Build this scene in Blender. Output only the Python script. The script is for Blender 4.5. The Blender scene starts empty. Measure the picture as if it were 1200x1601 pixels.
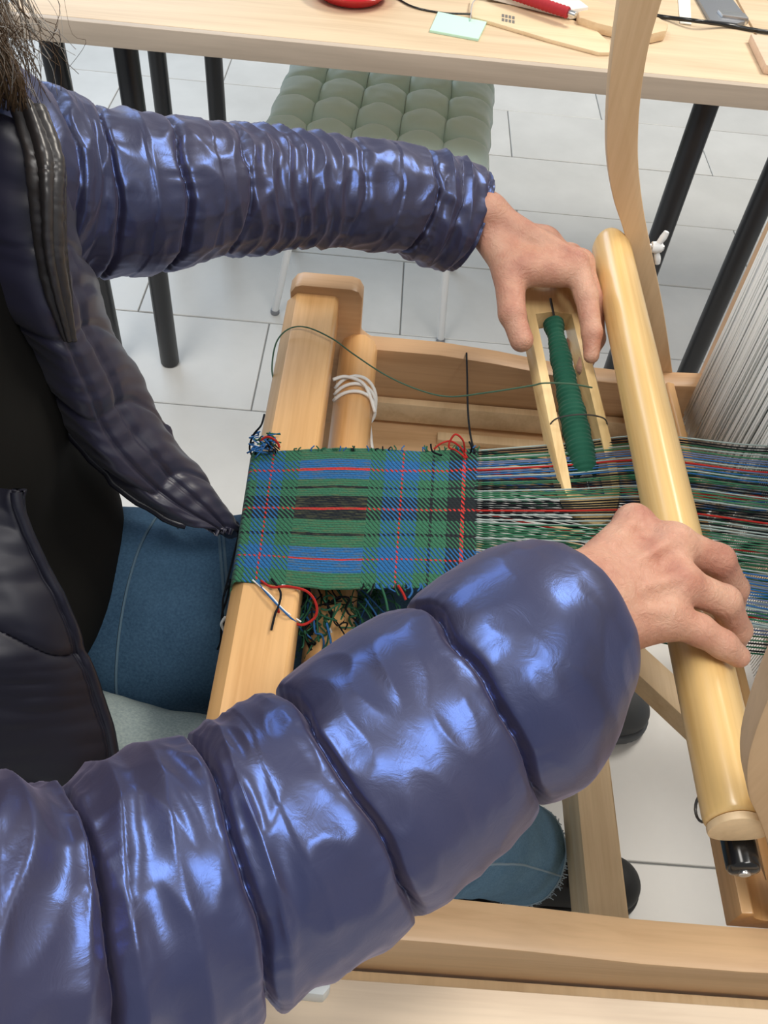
import bpy, bmesh, math, random
import numpy as np
from mathutils import Vector, Matrix, noise
random.seed(7); np.random.seed(7)
C = bpy.context.scene.collection
scene = bpy.context.scene
# ------------------------------------------------------------------ camera
CAM_H = 1.31; FPX = 1388.0
RM = np.array([[ 0.99617,  0.08375, 0.02481],
               [ 0.0,      0.0,     0.0],
               [ 0.0,      0.0,     0.0]])
def _ray(px, py):
    v = np.array([(px-600.0)/FPX, (py-800.5)/FPX, 1.0]); return v/np.linalg.norm(v)
_d = _ray(466, 1978); _y = _ray(701, -825); _y = _y-_d*_y.dot(_d); _y /= np.linalg.norm(_y)
_x = np.cross(_y, -_d)
RM = np.array([_x, _y, -_d])
cam_data = bpy.data.cameras.new('camera'); cam = bpy.data.objects.new('camera', cam_data); C.objects.link(cam)
M4 = Matrix(((RM[0][0], -RM[0][1], -RM[0][2], 0), (RM[1][0], -RM[1][1], -RM[1][2], 0),
             (RM[2][0], -RM[2][1], -RM[2][2], CAM_H), (0, 0, 0, 1)))
cam.matrix_world = M4
cam_data.sensor_fit = 'HORIZONTAL'; cam_data.sensor_width = 36.0
cam_data.lens = 36.0*FPX/1200.0; cam_data.clip_start = 0.02; cam_data.clip_end = 60
scene.camera = cam
# ------------------------------------------------------------------ world and lights
w = bpy.data.worlds.new('world'); scene.world = w; w.use_nodes = True
bg = w.node_tree.nodes['Background']; bg.inputs[0].default_value = (0.90, 0.95, 1.0, 1); bg.inputs[1].default_value = 0.40
def area(name, loc, target, sx, sy, power, col):
    l = bpy.data.lights.new(name, 'AREA'); l.shape = 'RECTANGLE'; l.size = sx; l.size_y = sy; l.energy = power; l.color = col
    o = bpy.data.objects.new(name, l); C.objects.link(o); o.location = loc
    o.rotation_euler = (Vector(target)-Vector(loc)).to_track_quat('-Z', 'Y').to_euler(); return o
area('window_light', (-2.2, 4.6, 2.3), (0, 0.8, 0.6), 2.6, 1.6, 58, (0.66, 0.82, 1.0))
area('ceiling_or_fill_light', (1.4, 2.0, 2.7), (0.8, 1.8, 0.0), 1.2, 0.5, 50, (1.0, 0.93, 0.82))
area('ceiling_or_fill_light', (-0.9, 0.5, 2.75), (-0.4, 0.7, 0.0), 1.2, 0.5, 30, (1.0, 0.96, 0.90))
area('ceiling_or_fill_light', (0.7, -0.3, 2.75), (0.5, 0.1, 0.0), 1.2, 0.5, 27, (1.0, 0.97, 0.93))  # fill lamp added to brighten the foreground, not a real ceiling fixture
scene.view_settings.view_transform = 'Standard'; scene.view_settings.look = 'None'
scene.view_settings.exposure = -0.08; scene.view_settings.gamma = 1.0; scene.view_settings.use_curve_mapping = False
# ------------------------------------------------------------------ helpers: pixels to points
def at(px, py, x=None, y=None, z=None, D=None):
    v = RM@np.array([(px-600.0)/FPX, (py-800.5)/FPX, 1.0])
    if D is not None: t = D
    elif z is not None: t = (z-CAM_H)/v[2]
    elif y is not None: t = y/v[1]
    else: t = x/v[0]
    return Vector((v[0]*t, v[1]*t, CAM_H+v[2]*t))
# ------------------------------------------------------------------ materials
def mat(name, col=(.8,.8,.8), rough=.5, metal=0., spec=.5, **k):
    m = bpy.data.materials.new(name); m.use_nodes = True
    b = m.node_tree.nodes['Principled BSDF']
    b.inputs['Base Color'].default_value = (*col, 1); b.inputs['Roughness'].default_value = rough
    b.inputs['Metallic'].default_value = metal; b.inputs['Specular IOR Level'].default_value = spec
    for kk, v in k.items(): b.inputs[kk.replace('_', ' ')].default_value = v
    return m
def N(m, t, **k):
    n = m.node_tree.nodes.new(t)
    for a, v in k.items(): setattr(n, a, v)
    return n
def L(m, a, b): m.node_tree.links.new(a, b)
def bsdf(m): return m.node_tree.nodes['Principled BSDF']
def coords(m, scale, kind='Object'):
    tc = N(m, 'ShaderNodeTexCoord'); mp = N(m, 'ShaderNodeMapping'); mp.inputs['Scale'].default_value = scale
    L(m, tc.outputs[kind], mp.inputs['Vector']); return mp.outputs['Vector']
def ramp(m, fac, stops, interp='LINEAR'):
    r = N(m, 'ShaderNodeValToRGB'); r.color_ramp.interpolation = interp
    e = r.color_ramp.elements
    while len(e) < len(stops): e.new(0.5)
    for i, (p, c) in enumerate(stops): e[i].position = p; e[i].color = (*c, 1)
    L(m, fac, r.inputs['Fac']); return r.outputs['Color']
def noise_tex(m, vec, scale, detail=4, rough=.5, dist=0.):
    n = N(m, 'ShaderNodeTexNoise'); n.inputs['Scale'].default_value = scale; n.inputs['Detail'].default_value = detail
    n.inputs['Roughness'].default_value = rough; n.inputs['Distortion'].default_value = dist
    L(m, vec, n.inputs['Vector']); return n.outputs['Fac']
def bump(m, h, strength=.2, dist=.002):
    b = N(m, 'ShaderNodeBump'); b.inputs['Strength'].default_value = strength; b.inputs['Distance'].default_value = dist
    L(m, h, b.inputs['Height']); L(m, b.outputs['Normal'], bsdf(m).inputs['Normal']); return b
def wood(name, c1, c2, axis='x', rough=.4, fine=1., coat=.0):
    m = mat(name, c1, rough, Coat_Weight=coat, Coat_Roughness=.22)
    s = {'x': (1.2, 14, 14), 'y': (14, 1.2, 14), 'z': (14, 14, 1.2)}[axis]
    v = coords(m, s); a = noise_tex(m, v, 2.2*fine, 5, .55, .6)
    s2 = {'x': (3, 110, 110), 'y': (110, 3, 110), 'z': (110, 110, 3)}[axis]
    b = noise_tex(m, coords(m, s2), 2.5, 3)
    mx = N(m, 'ShaderNodeMath', operation='MULTIPLY_ADD'); L(m, b, mx.inputs[0]); mx.inputs[1].default_value = .35; L(m, a, mx.inputs[2])
    L(m, ramp(m, mx.outputs[0], [(.42, c2), (.72, c1), (1., tuple(min(1, x*1.12) for x in c1))]), bsdf(m).inputs['Base Color'])
    bump(m, b, .08, .0006); return m
MW = {}
MW['beam'] = wood('wood_beam', (.80, .47, .20), (.64, .33, .115), 'y', .36, coat=.25)
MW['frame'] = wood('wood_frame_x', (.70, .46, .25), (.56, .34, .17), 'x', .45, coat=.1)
MW['framez'] = wood('wood_frame_z', (.62, .38, .20), (.48, .28, .13), 'z', .45, coat=.1)
MW['pale'] = wood('wood_pale_y', (.74, .55, .33), (.62, .43, .23), 'y', .5)
MW['handle'] = wood('wood_handle', (.80, .54, .22), (.60, .36, .12), 'y', .3, .5, coat=.4)
MW['arm'] = wood('wood_bent_arm', (.66, .46, .27), (.56, .37, .20), 'z', .5)
MW['table'] = wood('wood_table_top', (.70, .54, .36), (.60, .44, .28), 'x', .5)
MW['tedge'] = wood('wood_table_edge', (.52, .43, .34), (.44, .36, .28), 'x', .6)
MW['ntable'] = wood('wood_near_table', (.76, .61, .45), (.60, .45, .32), 'x', .5)
MW['ruler'] = wood('wood_ruler', (.80, .62, .40), (.72, .53, .32), 'x', .5)
MW['shuttle'] = wood('wood_shuttle', (.80, .58, .28), (.62, .40, .16), 'y', .3, 1, coat=.4)
black = mat('black_paint', (.012, .013, .016), .35)
blackp = mat('black_plastic', (.01, .01, .01), .18)
white_metal = mat('white_metal', (.82, .84, .85), .35)
steel = mat('steel', (.7, .7, .7), .3, 1.)
dsteel = mat('dark_steel', (.12, .12, .12), .35, .9)
white = mat('white_cord', (.86, .86, .83), .8)
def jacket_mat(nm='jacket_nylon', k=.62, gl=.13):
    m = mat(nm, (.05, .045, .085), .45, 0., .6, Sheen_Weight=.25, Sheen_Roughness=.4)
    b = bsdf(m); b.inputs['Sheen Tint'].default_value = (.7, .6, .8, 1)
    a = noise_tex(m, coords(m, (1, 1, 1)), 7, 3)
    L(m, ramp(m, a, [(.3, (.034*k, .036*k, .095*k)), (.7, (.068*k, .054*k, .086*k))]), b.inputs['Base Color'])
    h = noise_tex(m, coords(m, (1, 1, 1)), 55, 4, .6, 1.2)
    bp = bump(m, h, .12, .003)
    g = N(m, 'ShaderNodeBsdfAnisotropic'); g.inputs['Color'].default_value = (.10, .25, .85, 1); g.inputs['Roughness'].default_value = .27
    L(m, bp.outputs['Normal'], g.inputs['Normal'])
    mx = N(m, 'ShaderNodeMixShader'); mx.inputs[0].default_value = gl
    L(m, b.outputs[0], mx.inputs[1]); L(m, g.outputs[0], mx.inputs[2])
    out = [n for n in m.node_tree.nodes if n.type == 'OUTPUT_MATERIAL'][0]; L(m, mx.outputs[0], out.inputs['Surface'])
    return m
JK = jacket_mat(); JK2 = jacket_mat('jacket_nylon_shaded', .48, .10)  # second copy is darker: shade on the far sleeve put into colour
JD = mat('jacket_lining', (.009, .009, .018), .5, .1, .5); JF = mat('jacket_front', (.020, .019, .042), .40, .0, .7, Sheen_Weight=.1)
trimm = mat('zip_tape', (.012, .012, .02), .35)
colm = mat('collar_trim', (.034, .030, .030), .33, .1, .8)
shirt_m = mat('black_shirt', (.0065, .006, .005), .9, 0, .2)
def denim(name, c1, c2):
    m = mat(name, c1, .85, 0, .2); a = noise_tex(m, coords(m, (1, 1, 1)), 7, 4); b = noise_tex(m, coords(m, (1, 1, 1)), 420, 2)
    mx = N(m, 'ShaderNodeMath', operation='MULTIPLY_ADD'); L(m, b, mx.inputs[0]); mx.inputs[1].default_value = .5; L(m, a, mx.inputs[2])
    L(m, ramp(m, mx.outputs[0], [(.5, c2), (.95, c1)]), bsdf(m).inputs['Base Color']); bump(m, b, .4, .001); return m
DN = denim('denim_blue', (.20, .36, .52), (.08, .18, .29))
DF = denim('denim_shaded', (.075, .155, .25), (.026, .065, .12))  # far leg: the jacket's shade is mixed into the denim colour
DP = denim('denim_worn_lit', (.42, .48, .46), (.20, .26, .27))  # worn denim; light on the near thigh is also put into the colour
def skin_mat():
    m = mat('skin', (.78, .5, .37), .48, 0, .4, Subsurface_Weight=.12, Subsurface_Scale=.01)
    bsdf(m).inputs['Subsurface Radius'].default_value = (1, .35, .2)
    a = noise_tex(m, coords(m, (1, 1, 1)), 28, 4, .55)
    L(m, ramp(m, a, [(.3, (.42, .18, .125)), (.5, (.53, .275, .19)), (.7, (.59, .345, .24))]), bsdf(m).inputs['Base Color'])
    v = N(m, 'ShaderNodeTexVoronoi'); v.inputs['Scale'].default_value = 340; L(m, coords(m, (1, 1, 1)), v.inputs['Vector'])
    n2 = noise_tex(m, coords(m, (1, 1, 1)), 95, 4, .65, 2.5)
    mx = N(m, 'ShaderNodeMath', operation='MULTIPLY_ADD'); L(m, v.outputs['Distance'], mx.inputs[0]); mx.inputs[1].default_value = .2; L(m, n2, mx.inputs[2])
    bump(m, mx.outputs[0], .5, .0024); return m
SK = skin_mat()
# ------------------------------------------------------------------ object helpers
def link(name, me, material=None, parent=None, smooth=True):
    o = bpy.data.objects.new(name, me); C.objects.link(o)
    if material is not None:
        if isinstance(material, (list, tuple)):
            for mm in material: me.materials.append(mm)
        elif len(me.materials) == 0: me.materials.append(material)
    if smooth: me.polygons.foreach_set('use_smooth', [True]*len(me.polygons))
    if parent is not None:
        p = parent; off = Vector((0, 0, 0))
        while p is not None: off += p.location; p = p.parent
        me.transform(Matrix.Translation(-off)); o.parent = parent
    return o
def tag(o, label, cat, group=None, kind=None):
    if label: o['label'] = label
    if cat: o['category'] = cat
    if group: o['group'] = group
    if kind: o['kind'] = kind
    return o
def lab(o, label): o['label'] = label; return o
def thing(name, loc, label, cat, group=None):
    o = bpy.data.objects.new(name, None); C.objects.link(o); o.location = loc; o.empty_display_size = .05
    return tag(o, label, cat, group)
def top(o):
    """put a top-level mesh's origin at the base of its geometry"""
    me = o.data; n = len(me.vertices); a = np.empty(n*3); me.vertices.foreach_get('co', a); a = a.reshape(-1, 3)
    c = Vector(((a[:, 0].min()+a[:, 0].max())/2, (a[:, 1].min()+a[:, 1].max())/2, a[:, 2].min()))
    me.transform(Matrix.Translation(-c)); o.location = c; return o
def mesh_np(name, V, F):
    me = bpy.data.meshes.new(name); me.from_pydata([tuple(v) for v in V], [], [tuple(f) for f in F]); me.update(); return me
def mesh_bm(name, bm):
    me = bpy.data.meshes.new(name); bmesh.ops.recalc_face_normals(bm, faces=bm.faces); bm.to_mesh(me); bm.free(); return me
def bevel(bm, w, seg=2):
    if w > 0: bmesh.ops.bevel(bm, geom=list(bm.edges), offset=w, segments=seg, profile=.6, affect='EDGES', clamp_overlap=True)
def box_me(x0, x1, y0, y1, z0, z1, bev=.003, seg=2):
    bm = bmesh.new(); bmesh.ops.create_cube(bm, size=1)
    for v in bm.verts: v.co = Vector(((x0+x1)/2+v.co.x*(x1-x0), (y0+y1)/2+v.co.y*(y1-y0), (z0+z1)/2+v.co.z*(z1-z0)))
    bevel(bm, bev, seg); return mesh_bm('box', bm)
def flat(me):
    return me
def box(name, x0, x1, y0, y1, z0, z1, m, parent=None, bev=.003, seg=2): return shade(link(name, box_me(x0, x1, y0, y1, z0, z1, bev, seg), m, parent, False))
def shade(o, ang=40):
    me = o.data; me.polygons.foreach_set('use_smooth', [True]*len(me.polygons))
    bm = bmesh.new(); bm.from_mesh(me)
    for e in bm.edges: e.smooth = not (len(e.link_faces) == 2 and e.calc_face_angle(0) > math.radians(ang))
    bm.to_mesh(me); bm.free(); return o
def prism(name, pts, axis, a0, a1, m, parent=None, bev=.003):
    """extrude a closed 2-D outline; axis 'y': pts are (x,z); 'z': (x,y)"""
    bm = bmesh.new()
    def co(p, t): return (p[0], t, p[1]) if axis == 'y' else (p[0], p[1], t)
    A = [bm.verts.new(co(p, a0)) for p in pts]; B = [bm.verts.new(co(p, a1)) for p in pts]
    n = len(pts); bm.faces.new(A); bm.faces.new(B[::-1])
    for i in range(n): bm.faces.new((A[i], B[i], B[(i+1) % n], A[(i+1) % n]))
    bmesh.ops.recalc_face_normals(bm, faces=bm.faces)
    if bev > 0:
        es = [e for e in bm.edges if len(e.link_faces) == 2 and e.calc_face_angle(0) > math.radians(35)]
        bmesh.ops.bevel(bm, geom=es, offset=bev, segments=2, profile=.6, affect='EDGES', clamp_overlap=True)
    return shade(link(name, mesh_bm('prism', bm), m, parent, False), 35)
def catmull(P, n):
    P = np.array([list(p) for p in P], float); k = len(P)
    t = np.linspace(0, k-1, n); i = np.clip(t.astype(int), 0, k-2); f = (t-i)[:, None]
    p0 = P[np.clip(i-1, 0, k-1)]; p1 = P[i]; p2 = P[i+1]; p3 = P[np.clip(i+2, 0, k-1)]
    return .5*((2*p1)+(-p0+p2)*f+(2*p0-5*p1+4*p2-p3)*f*f+(-p0+3*p1-3*p2+p3)*f**3)
def tube_vf(P, r, seg=8, cap=True, off=0):
    P = np.array([list(p) for p in P], float); n = len(P)
    R = np.full(n, r) if np.isscalar(r) else np.array(r, float)
    if len(R) != n: R = np.interp(np.linspace(0, len(R)-1, n), range(len(R)), R)
    T = np.gradient(P, axis=0); T /= np.linalg.norm(T, axis=1)[:, None]+1e-12
    a = np.array([0, 0, 1.]) if abs(T[0][2]) < .9 else np.array([1., 0, 0])
    V = []; u = np.cross(T[0], a); u /= np.linalg.norm(u)
    th = np.linspace(0, 2*np.pi, seg, endpoint=False); c = np.cos(th)[:, None]; s = np.sin(th)[:, None]
    for i in range(n):
        u = u-T[i]*u.dot(T[i]); u /= np.linalg.norm(u)+1e-12; v = np.cross(T[i], u)
        V.append(P[i]+R[i]*(c*u+s*v))
    V = np.concatenate(V); F = []
    for i in range(n-1):
        for j in range(seg):
            a0 = off+i*seg+j; b0 = off+i*seg+(j+1) % seg; F.append((a0, b0, b0+seg, a0+seg))
    if cap: F.append(tuple(off+j for j in range(seg))[::-1]); F.append(tuple(off+(n-1)*seg+j for j in range(seg)))
    return V, F
def tube(name, P, r, m, parent=None, seg=10, n=None, cap=True):
    if n: P = catmull(P, n)
    V, F = tube_vf(P, r, seg, cap); me = mesh_np(name, V, F); return shade(link(name, me, m, parent), 50)
def tubes(name, lst, m, parent=None, seg=5):
    VV = []; FF = []; o = 0; mi = []
    for it in lst:
        P, r = it[0], it[1]; V, F = tube_vf(P, r, seg, True, o); VV.append(V); FF += F; o += len(V); mi += [it[2] if len(it) > 2 else 0]*len(F)
    me = mesh_np(name, np.concatenate(VV), FF); ob = link(name, me, m, parent); me.polygons.foreach_set('material_index', mi); return ob
def cyl(name, p0, p1, r, m, parent=None, seg=24, round_=.15):
    p0 = Vector(p0); p1 = Vector(p1); k = r*round_; d = (p1-p0).normalized()
    P = [p0, p0+d*k*.3, p0+d*k, p1-d*k, p1-d*k*.3, p1]; R = [r-k, r-k*.3, r, r, r-k*.3, r-k]
    return tube(name, P, R, m, parent, seg)
def grid_me(name, G, closed_u=False):
    nu, nv = G.shape[:2]; V = G.reshape(-1, 3); F = []
    for i in range(nu-1):
        for j in range(nv if closed_u else nv-1):
            j2 = (j+1) % nv; F.append((i*nv+j, i*nv+j2, (i+1)*nv+j2, (i+1)*nv+j))
    return mesh_np(name, V, F)
# ---- implicit surfaces (smooth union of tapered capsules), meshed with surface nets
def sd_cap(X, a, b, ra, rb):
    a = np.array(a, float); b = np.array(b, float); ab = b-a
    h = np.clip(((X-a)@ab)/max(ab.dot(ab), 1e-12), 0, 1)
    return np.linalg.norm(X-a-h[..., None]*ab, axis=-1)-(ra+(rb-ra)*h)
def sd_ell(X, c, r):
    q = (X-np.array(c, float)); r = np.array(r, float)
    k0 = np.linalg.norm(q/r, axis=-1); k1 = np.linalg.norm(q/(r*r), axis=-1)+1e-9; return k0*(k0-1)/k1
def smin(a, b, k):
    h = np.clip(.5+.5*(b-a)/k, 0, 1); return b+(a-b)*h-k*h*(1-h)
def surf_nets(fn, lo, hi, vox):
    lo = np.array(lo, float); hi = np.array(hi, float); n = np.ceil((hi-lo)/vox).astype(int)+1
    ax = [lo[i]+vox*np.arange(n[i]) for i in range(3)]
    S = np.empty(tuple(n), np.float32)
    Yg, Zg = np.meshgrid(ax[1], ax[2], indexing='ij')
    for i0 in range(0, n[0], 16):
        xs = ax[0][i0:i0+16]
        X = np.empty((len(xs),)+Yg.shape+(3,)); X[..., 0] = xs[:, None, None]; X[..., 1] = Yg; X[..., 2] = Zg
        S[i0:i0+16] = fn(X)
    s = S < 0
    c = np.zeros(tuple(n-1), int)
    for dx in (0, 1):
        for dy in (0, 1):
            for dz in (0, 1): c += s[dx:n[0]-1+dx, dy:n[1]-1+dy, dz:n[2]-1+dz]
    act = (c > 0) & (c < 8); idx = -np.ones(act.shape, int); A = np.argwhere(act); idx[act] = np.arange(len(A))
    acc = np.zeros((len(A), 3)); cnt = np.zeros(len(A))
    for d in range(3):
        e = [0, 0, 0]; e[d] = 1; o1, o2 = [k for k in range(3) if k != d]
        for p in (0, 1):
            for q in (0, 1):
                b = A.copy(); b[:, o1] += p; b[:, o2] += q
                v0 = S[b[:, 0], b[:, 1], b[:, 2]]; b2 = b.copy(); b2[:, d] += 1; v1 = S[b2[:, 0], b2[:, 1], b2[:, 2]]
                mk = (v0 < 0) != (v1 < 0); t = np.where(mk, v0/(v0-v1+1e-12*(v0 == v1)), 0)
                pt = b.astype(float); pt[:, d] += t; acc[mk] += pt[mk]; cnt[mk] += 1
    V = lo+vox*acc/cnt[:, None]; F = []
    for d in range(3):
        o1, o2 = (d+1) % 3, (d+2) % 3
        sl = [slice(0, n[k]-1) for k in range(3)]; s0 = s[tuple(sl[k] if k != d else slice(0, n[d]-1) for k in range(3))]
        sl2 = [slice(0, n[k]-1) for k in range(3)]; sl2[d] = slice(1, n[d]); s1 = s[tuple(sl2)]
        E = np.argwhere(s0 != s1); E = E[(E[:, o1] > 0) & (E[:, o2] > 0)]
        if len(E) == 0: continue
        fl = s0[E[:, 0], E[:, 1], E[:, 2]]
        def ix(a, b): q = E.copy(); q[:, o1] -= a; q[:, o2] -= b; return idx[q[:, 0], q[:, 1], q[:, 2]]
        Q = np.stack([ix(1, 1), ix(0, 1), ix(0, 0), ix(1, 0)], 1); Q[~fl] = Q[~fl][:, ::-1]; F.append(Q)
    F = np.concatenate(F); F = F[(F >= 0).all(1)]
    for _ in range(2):   # relax
        nb = np.zeros_like(V); k = np.zeros(len(V))
        for a, b in ((0, 1), (1, 2), (2, 3), (3, 0)):
            np.add.at(nb, F[:, a], V[F[:, b]]); np.add.at(k, F[:, a], 1); np.add.at(nb, F[:, b], V[F[:, a]]); np.add.at(k, F[:, b], 1)
        V = .5*V+.5*nb/np.maximum(k, 1)[:, None]
    return V, F
# ================================================================== SETTING: tiled floor
grout = mat('grout', (.30, .31, .31), .9)
def tile_mat():
    m = mat('tile_stone', (.6, .61, .6), .32, 0, .5)
    oi = N(m, 'ShaderNodeObjectInfo'); a = noise_tex(m, coords(m, (1, 1, 1)), 5, 6, .6)
    mx = N(m, 'ShaderNodeMath', operation='MULTIPLY_ADD'); L(m, oi.outputs['Random'], mx.inputs[0]); mx.inputs[1].default_value = .25; L(m, a, mx.inputs[2])
    L(m, ramp(m, mx.outputs[0], [(.3, (.62, .62, .60)), (.85, (.75, .75, .73))]), bsdf(m).inputs['Base Color'])
    L(m, ramp(m, a, [(.3, (.3,)*3), (.8, (.5,)*3)]), bsdf(m).inputs['Roughness'])
    bump(m, noise_tex(m, coords(m, (1, 1, 1)), 60, 3), .06, .001); return m
TM = tile_mat()
fl = box('floor', -2.4, 3.6, -1.6, 5.6, -.06, -.004, grout, None, 0); fl['kind'] = 'structure'
TL, TR = .611, .2970
tile_me = box_me(-TL/2+.0016, TL/2-.0016, -TR/2+.0016, TR/2-.0016, -.010, 0, .0012, 1); tile_me.materials.append(TM)
row0 = 1.045*1.31
for j in range(-9, 14):
    yc = row0+(j+.5)*TR; xo = -.191*1.31+(.5*TL if j % 2 else 0)
    for i in range(-4, 6):
        xc = xo+(i+.5)*TL
        if xc < -2.0 or xc > 3.2: continue
        o = bpy.data.objects.new('tile', tile_me); C.objects.link(o); o.parent = fl; o.location = (xc, yc, random.uniform(-.0006, .0004))
wb = box('wall_back', -2.4, 3.6, 5.6, 5.7, -.06, 2.9, mat('wall_paint', (.8, .8, .78), .8), None, 0); wb['kind'] = 'structure'
# ================================================================== BACK TABLES
TZ = .74
def back_table(x0, x1, legs, label):
    t = thing('table', ((x0+x1)/2, 1.8, 0), label, 'table')
    box('tabletop', x0, x1, 1.412, 2.15, TZ-.034, TZ, MW['table'], t, .002)
    box('edge_band', x0, x1, 1.398, 1.4115, TZ-.034, TZ, MW['tedge'], t, .0015)
    for (lx, ly) in legs: cyl('leg', (lx, ly, .0), (lx, ly, TZ-.035), .020, black, t, 20, .2)
    box('apron', x0+.04, x1-.04, 2.0, 2.03, TZ-.09, TZ-.035, black, t, .002)
    return t
back_table(-.60, .590, [(-.565, 1.49), (-.447, 1.497), (-.535, 2.02), (-.41, 2.02), (.50, 1.455)],
           'light wood table with black tube legs behind the green stool')
back_table(.594, 1.7, [(.652, 1.452), (1.6, 1.47), (1.6, 2.05)], 'light wood table at the far right, butted against the long one')
def tp(px, py, dz=0): return at(px, py, z=TZ+dz)
# red bowl-like spool
red = mat('red_plastic', (.50, .008, .016), .22); redy = mat('red_yarn', (.42, .02, .03), .8)
p = tp(548, -4); sp = thing('yarn_dish', (p.x, p.y, TZ), 'round glossy red plastic dish at the top edge of the back table', 'dish')
V = []; prof = [(.0, .0), (.045, .0), (.052, .003), (.060, .012), (.064, .018), (.062, .020), (.056, .013), (.047, .006), (.0, .005)]
def lathe(name, prof, loc, m, parent, seg=40, axis='z'):
    G = np.array([[(r*math.cos(a), r*math.sin(a), z) for a in np.linspace(0, 2*np.pi, seg, endpoint=False)] for r, z in [(max(r, 1e-5), z) for r, z in prof]])
    if axis == 'x': G = G[..., [2, 0, 1]]
    G = G+np.array(loc); return shade(link(name, grid_me(name, G, True), m, parent), 60)
lathe('dish_bowl', prof, (p.x, p.y, TZ), red, sp); lathe('dish_rim', [(.060, .016), (.068, .016), (.069, .019), (.066, .022), (.060, .021), (.060, .016)], (p.x, p.y, TZ), red, sp)
# sticky notes
note_m = mat('paper_mint', (.55, .83, .66), .8)
pts = [tp(*q) for q in ((684, 22), (760, 38), (747, 65), (671, 51))]
nt = top(prism('sticky_note_pad', [(q.x, q.y) for q in pts], 'z', TZ+.0002, TZ+.004, note_m, None, .0004)); tag(nt, 'small pad of mint green sticky notes at the table edge', 'note pad')
# wooden stick shuttle with printed mark
def flat_on(name, pxs, h, m, parent=None, bev=.001, z0=0., n=None):
    q = [tp(*a) for a in pxs]; return prism(name, [(a.x, a.y) for a in q], 'z', TZ+z0+.0002, TZ+z0+h, m, parent, bev)
c0 = tp(840, 40); st = thing('stick_shuttle', (c0.x, c0.y, TZ), 'pale flat wooden stick shuttle with small printed mark, beside the mint notes', 'shuttle')
flat_on('blade', [(732, 20), (735, 5), (800, 14), (880, 32), (925, 48), (950, 72), (952, 88), (935, 88), (860, 68), (760, 38), (737, 32)], .006, MW['ruler'], st, .0012)
ink = mat('ink', (.18, .17, .15), .7)
for r_ in range(2):
    for k in range(4):
        xa = 783+k*5.4; ya = 28+r_*6.5+k*1.1
        flat_on('printed_mark', [(xa, ya), (xa+4, ya+.8), (xa+3.7, ya+5.4), (xa-.3, ya+4.6)], .0063, ink, st, 0, .0)
tube('cord_loop', [tp(735, 32, .006), tp(737, 12, .010), tp(742, 0, .009), tp(760, -10, .006), tp(775, 2, .006)], .0008, mat('cord_grey', (.45, .45, .47), .7), st, 6, 24)
# red yarn shuttle behind it
c0 = tp(850, 10); rs = thing('small_shuttle', (c0.x, c0.y, TZ), 'slim white shuttle wound with red yarn, near the top edge of the table', 'shuttle')
flat_on('shuttle_body', [(745, -14), (760, -16), (900, 22), (915, 34), (890, 38), (760, 6)], .016, mat('shuttle_white', (.84, .8, .74), .45), rs, .002, .007)
a_ = tp(775, -18, .024); b_ = tp(888, 20, .024)
PP = [a_.lerp(b_, t) for t in np.linspace(0, 1, 60)]; tube('yarn_bobbin', PP, [.0085+.0006*math.sin(i*2.1) for i in range(60)], redy, rs, 14)
cyl('metal_tip', b_, a_.lerp(b_, 1.10), .005, steel, rs)
# rounded wooden shuttle end
c0 = tp(950, 40); ws = thing('wooden_shuttle', (c0.x, c0.y, TZ), 'smooth wooden shuttle with rounded tip lying behind the bent arm', 'shuttle')
flat_on('shuttle_body', [(895, 12), (930, 18), (985, 32), (1025, 44), (1040, 54), (1037, 65), (1015, 70), (980, 66), (930, 54), (900, 44)], .018, wood('wood_shuttle_b', (.74, .55, .34), (.62, .42, .24), 'x', .4), ws, .006)
# black cable, thin cord, tool, strips
tag(top(tube('black_cable', [tp(1010, 22, .004), tp(1040, 27, .004), tp(1090, 33, .012), tp(1140, 40, .004), tp(1200, 50, .004), tp(1300, 60, .004)], .0034, blackp, None, 8, 40)), 'thin black cable lying across the right end of the back table', 'cable')
tag(top(tube('thin_cord', [tp(590, -25, .002), tp(625, 0, .002), tp(650, 12, .002), tp(690, 20, .002), tp(735, 22, .008)], .0016, blackp, None, 8, 40)), 'thin dark cord beside the red dish', 'cord')
c0 = tp(1120, 20); cl = thing('hinged_tool', (c0.x, c0.y, TZ), 'flat grey metal tool with hinge lying on the back table at right', 'tool')
greym = mat('tool_grey', (.25, .26, .28), .4, .4)
flat_on('tool_plate', [(1080, -12), (1128, -14), (1168, 38), (1150, 43), (1108, 38)], .007, greym, cl, .001)
flat_on('tool_hinge', [(1118, 26), (1160, 32), (1166, 40), (1126, 35)], .012, steel, cl, .001)
c0 = tp(1068, 20); tag(top(flat_on('paper_strip', [(1058, -10), (1078, -8), (1080, 40), (1062, 38)], .002, mat('strip', (.86, .82, .72), .6))), 'narrow cream strip beside the grey metal tool', 'strip')
tag(top(flat_on('wooden_block', [(1168, 66), (1200, 72), (1260, 128), (1192, 116)], .014, wood('wood_block', (.76, .55, .40), (.66, .46, .32), 'x', .5), None, .002)), 'pinkish wooden block at the right edge of the back table', 'block')
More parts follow.
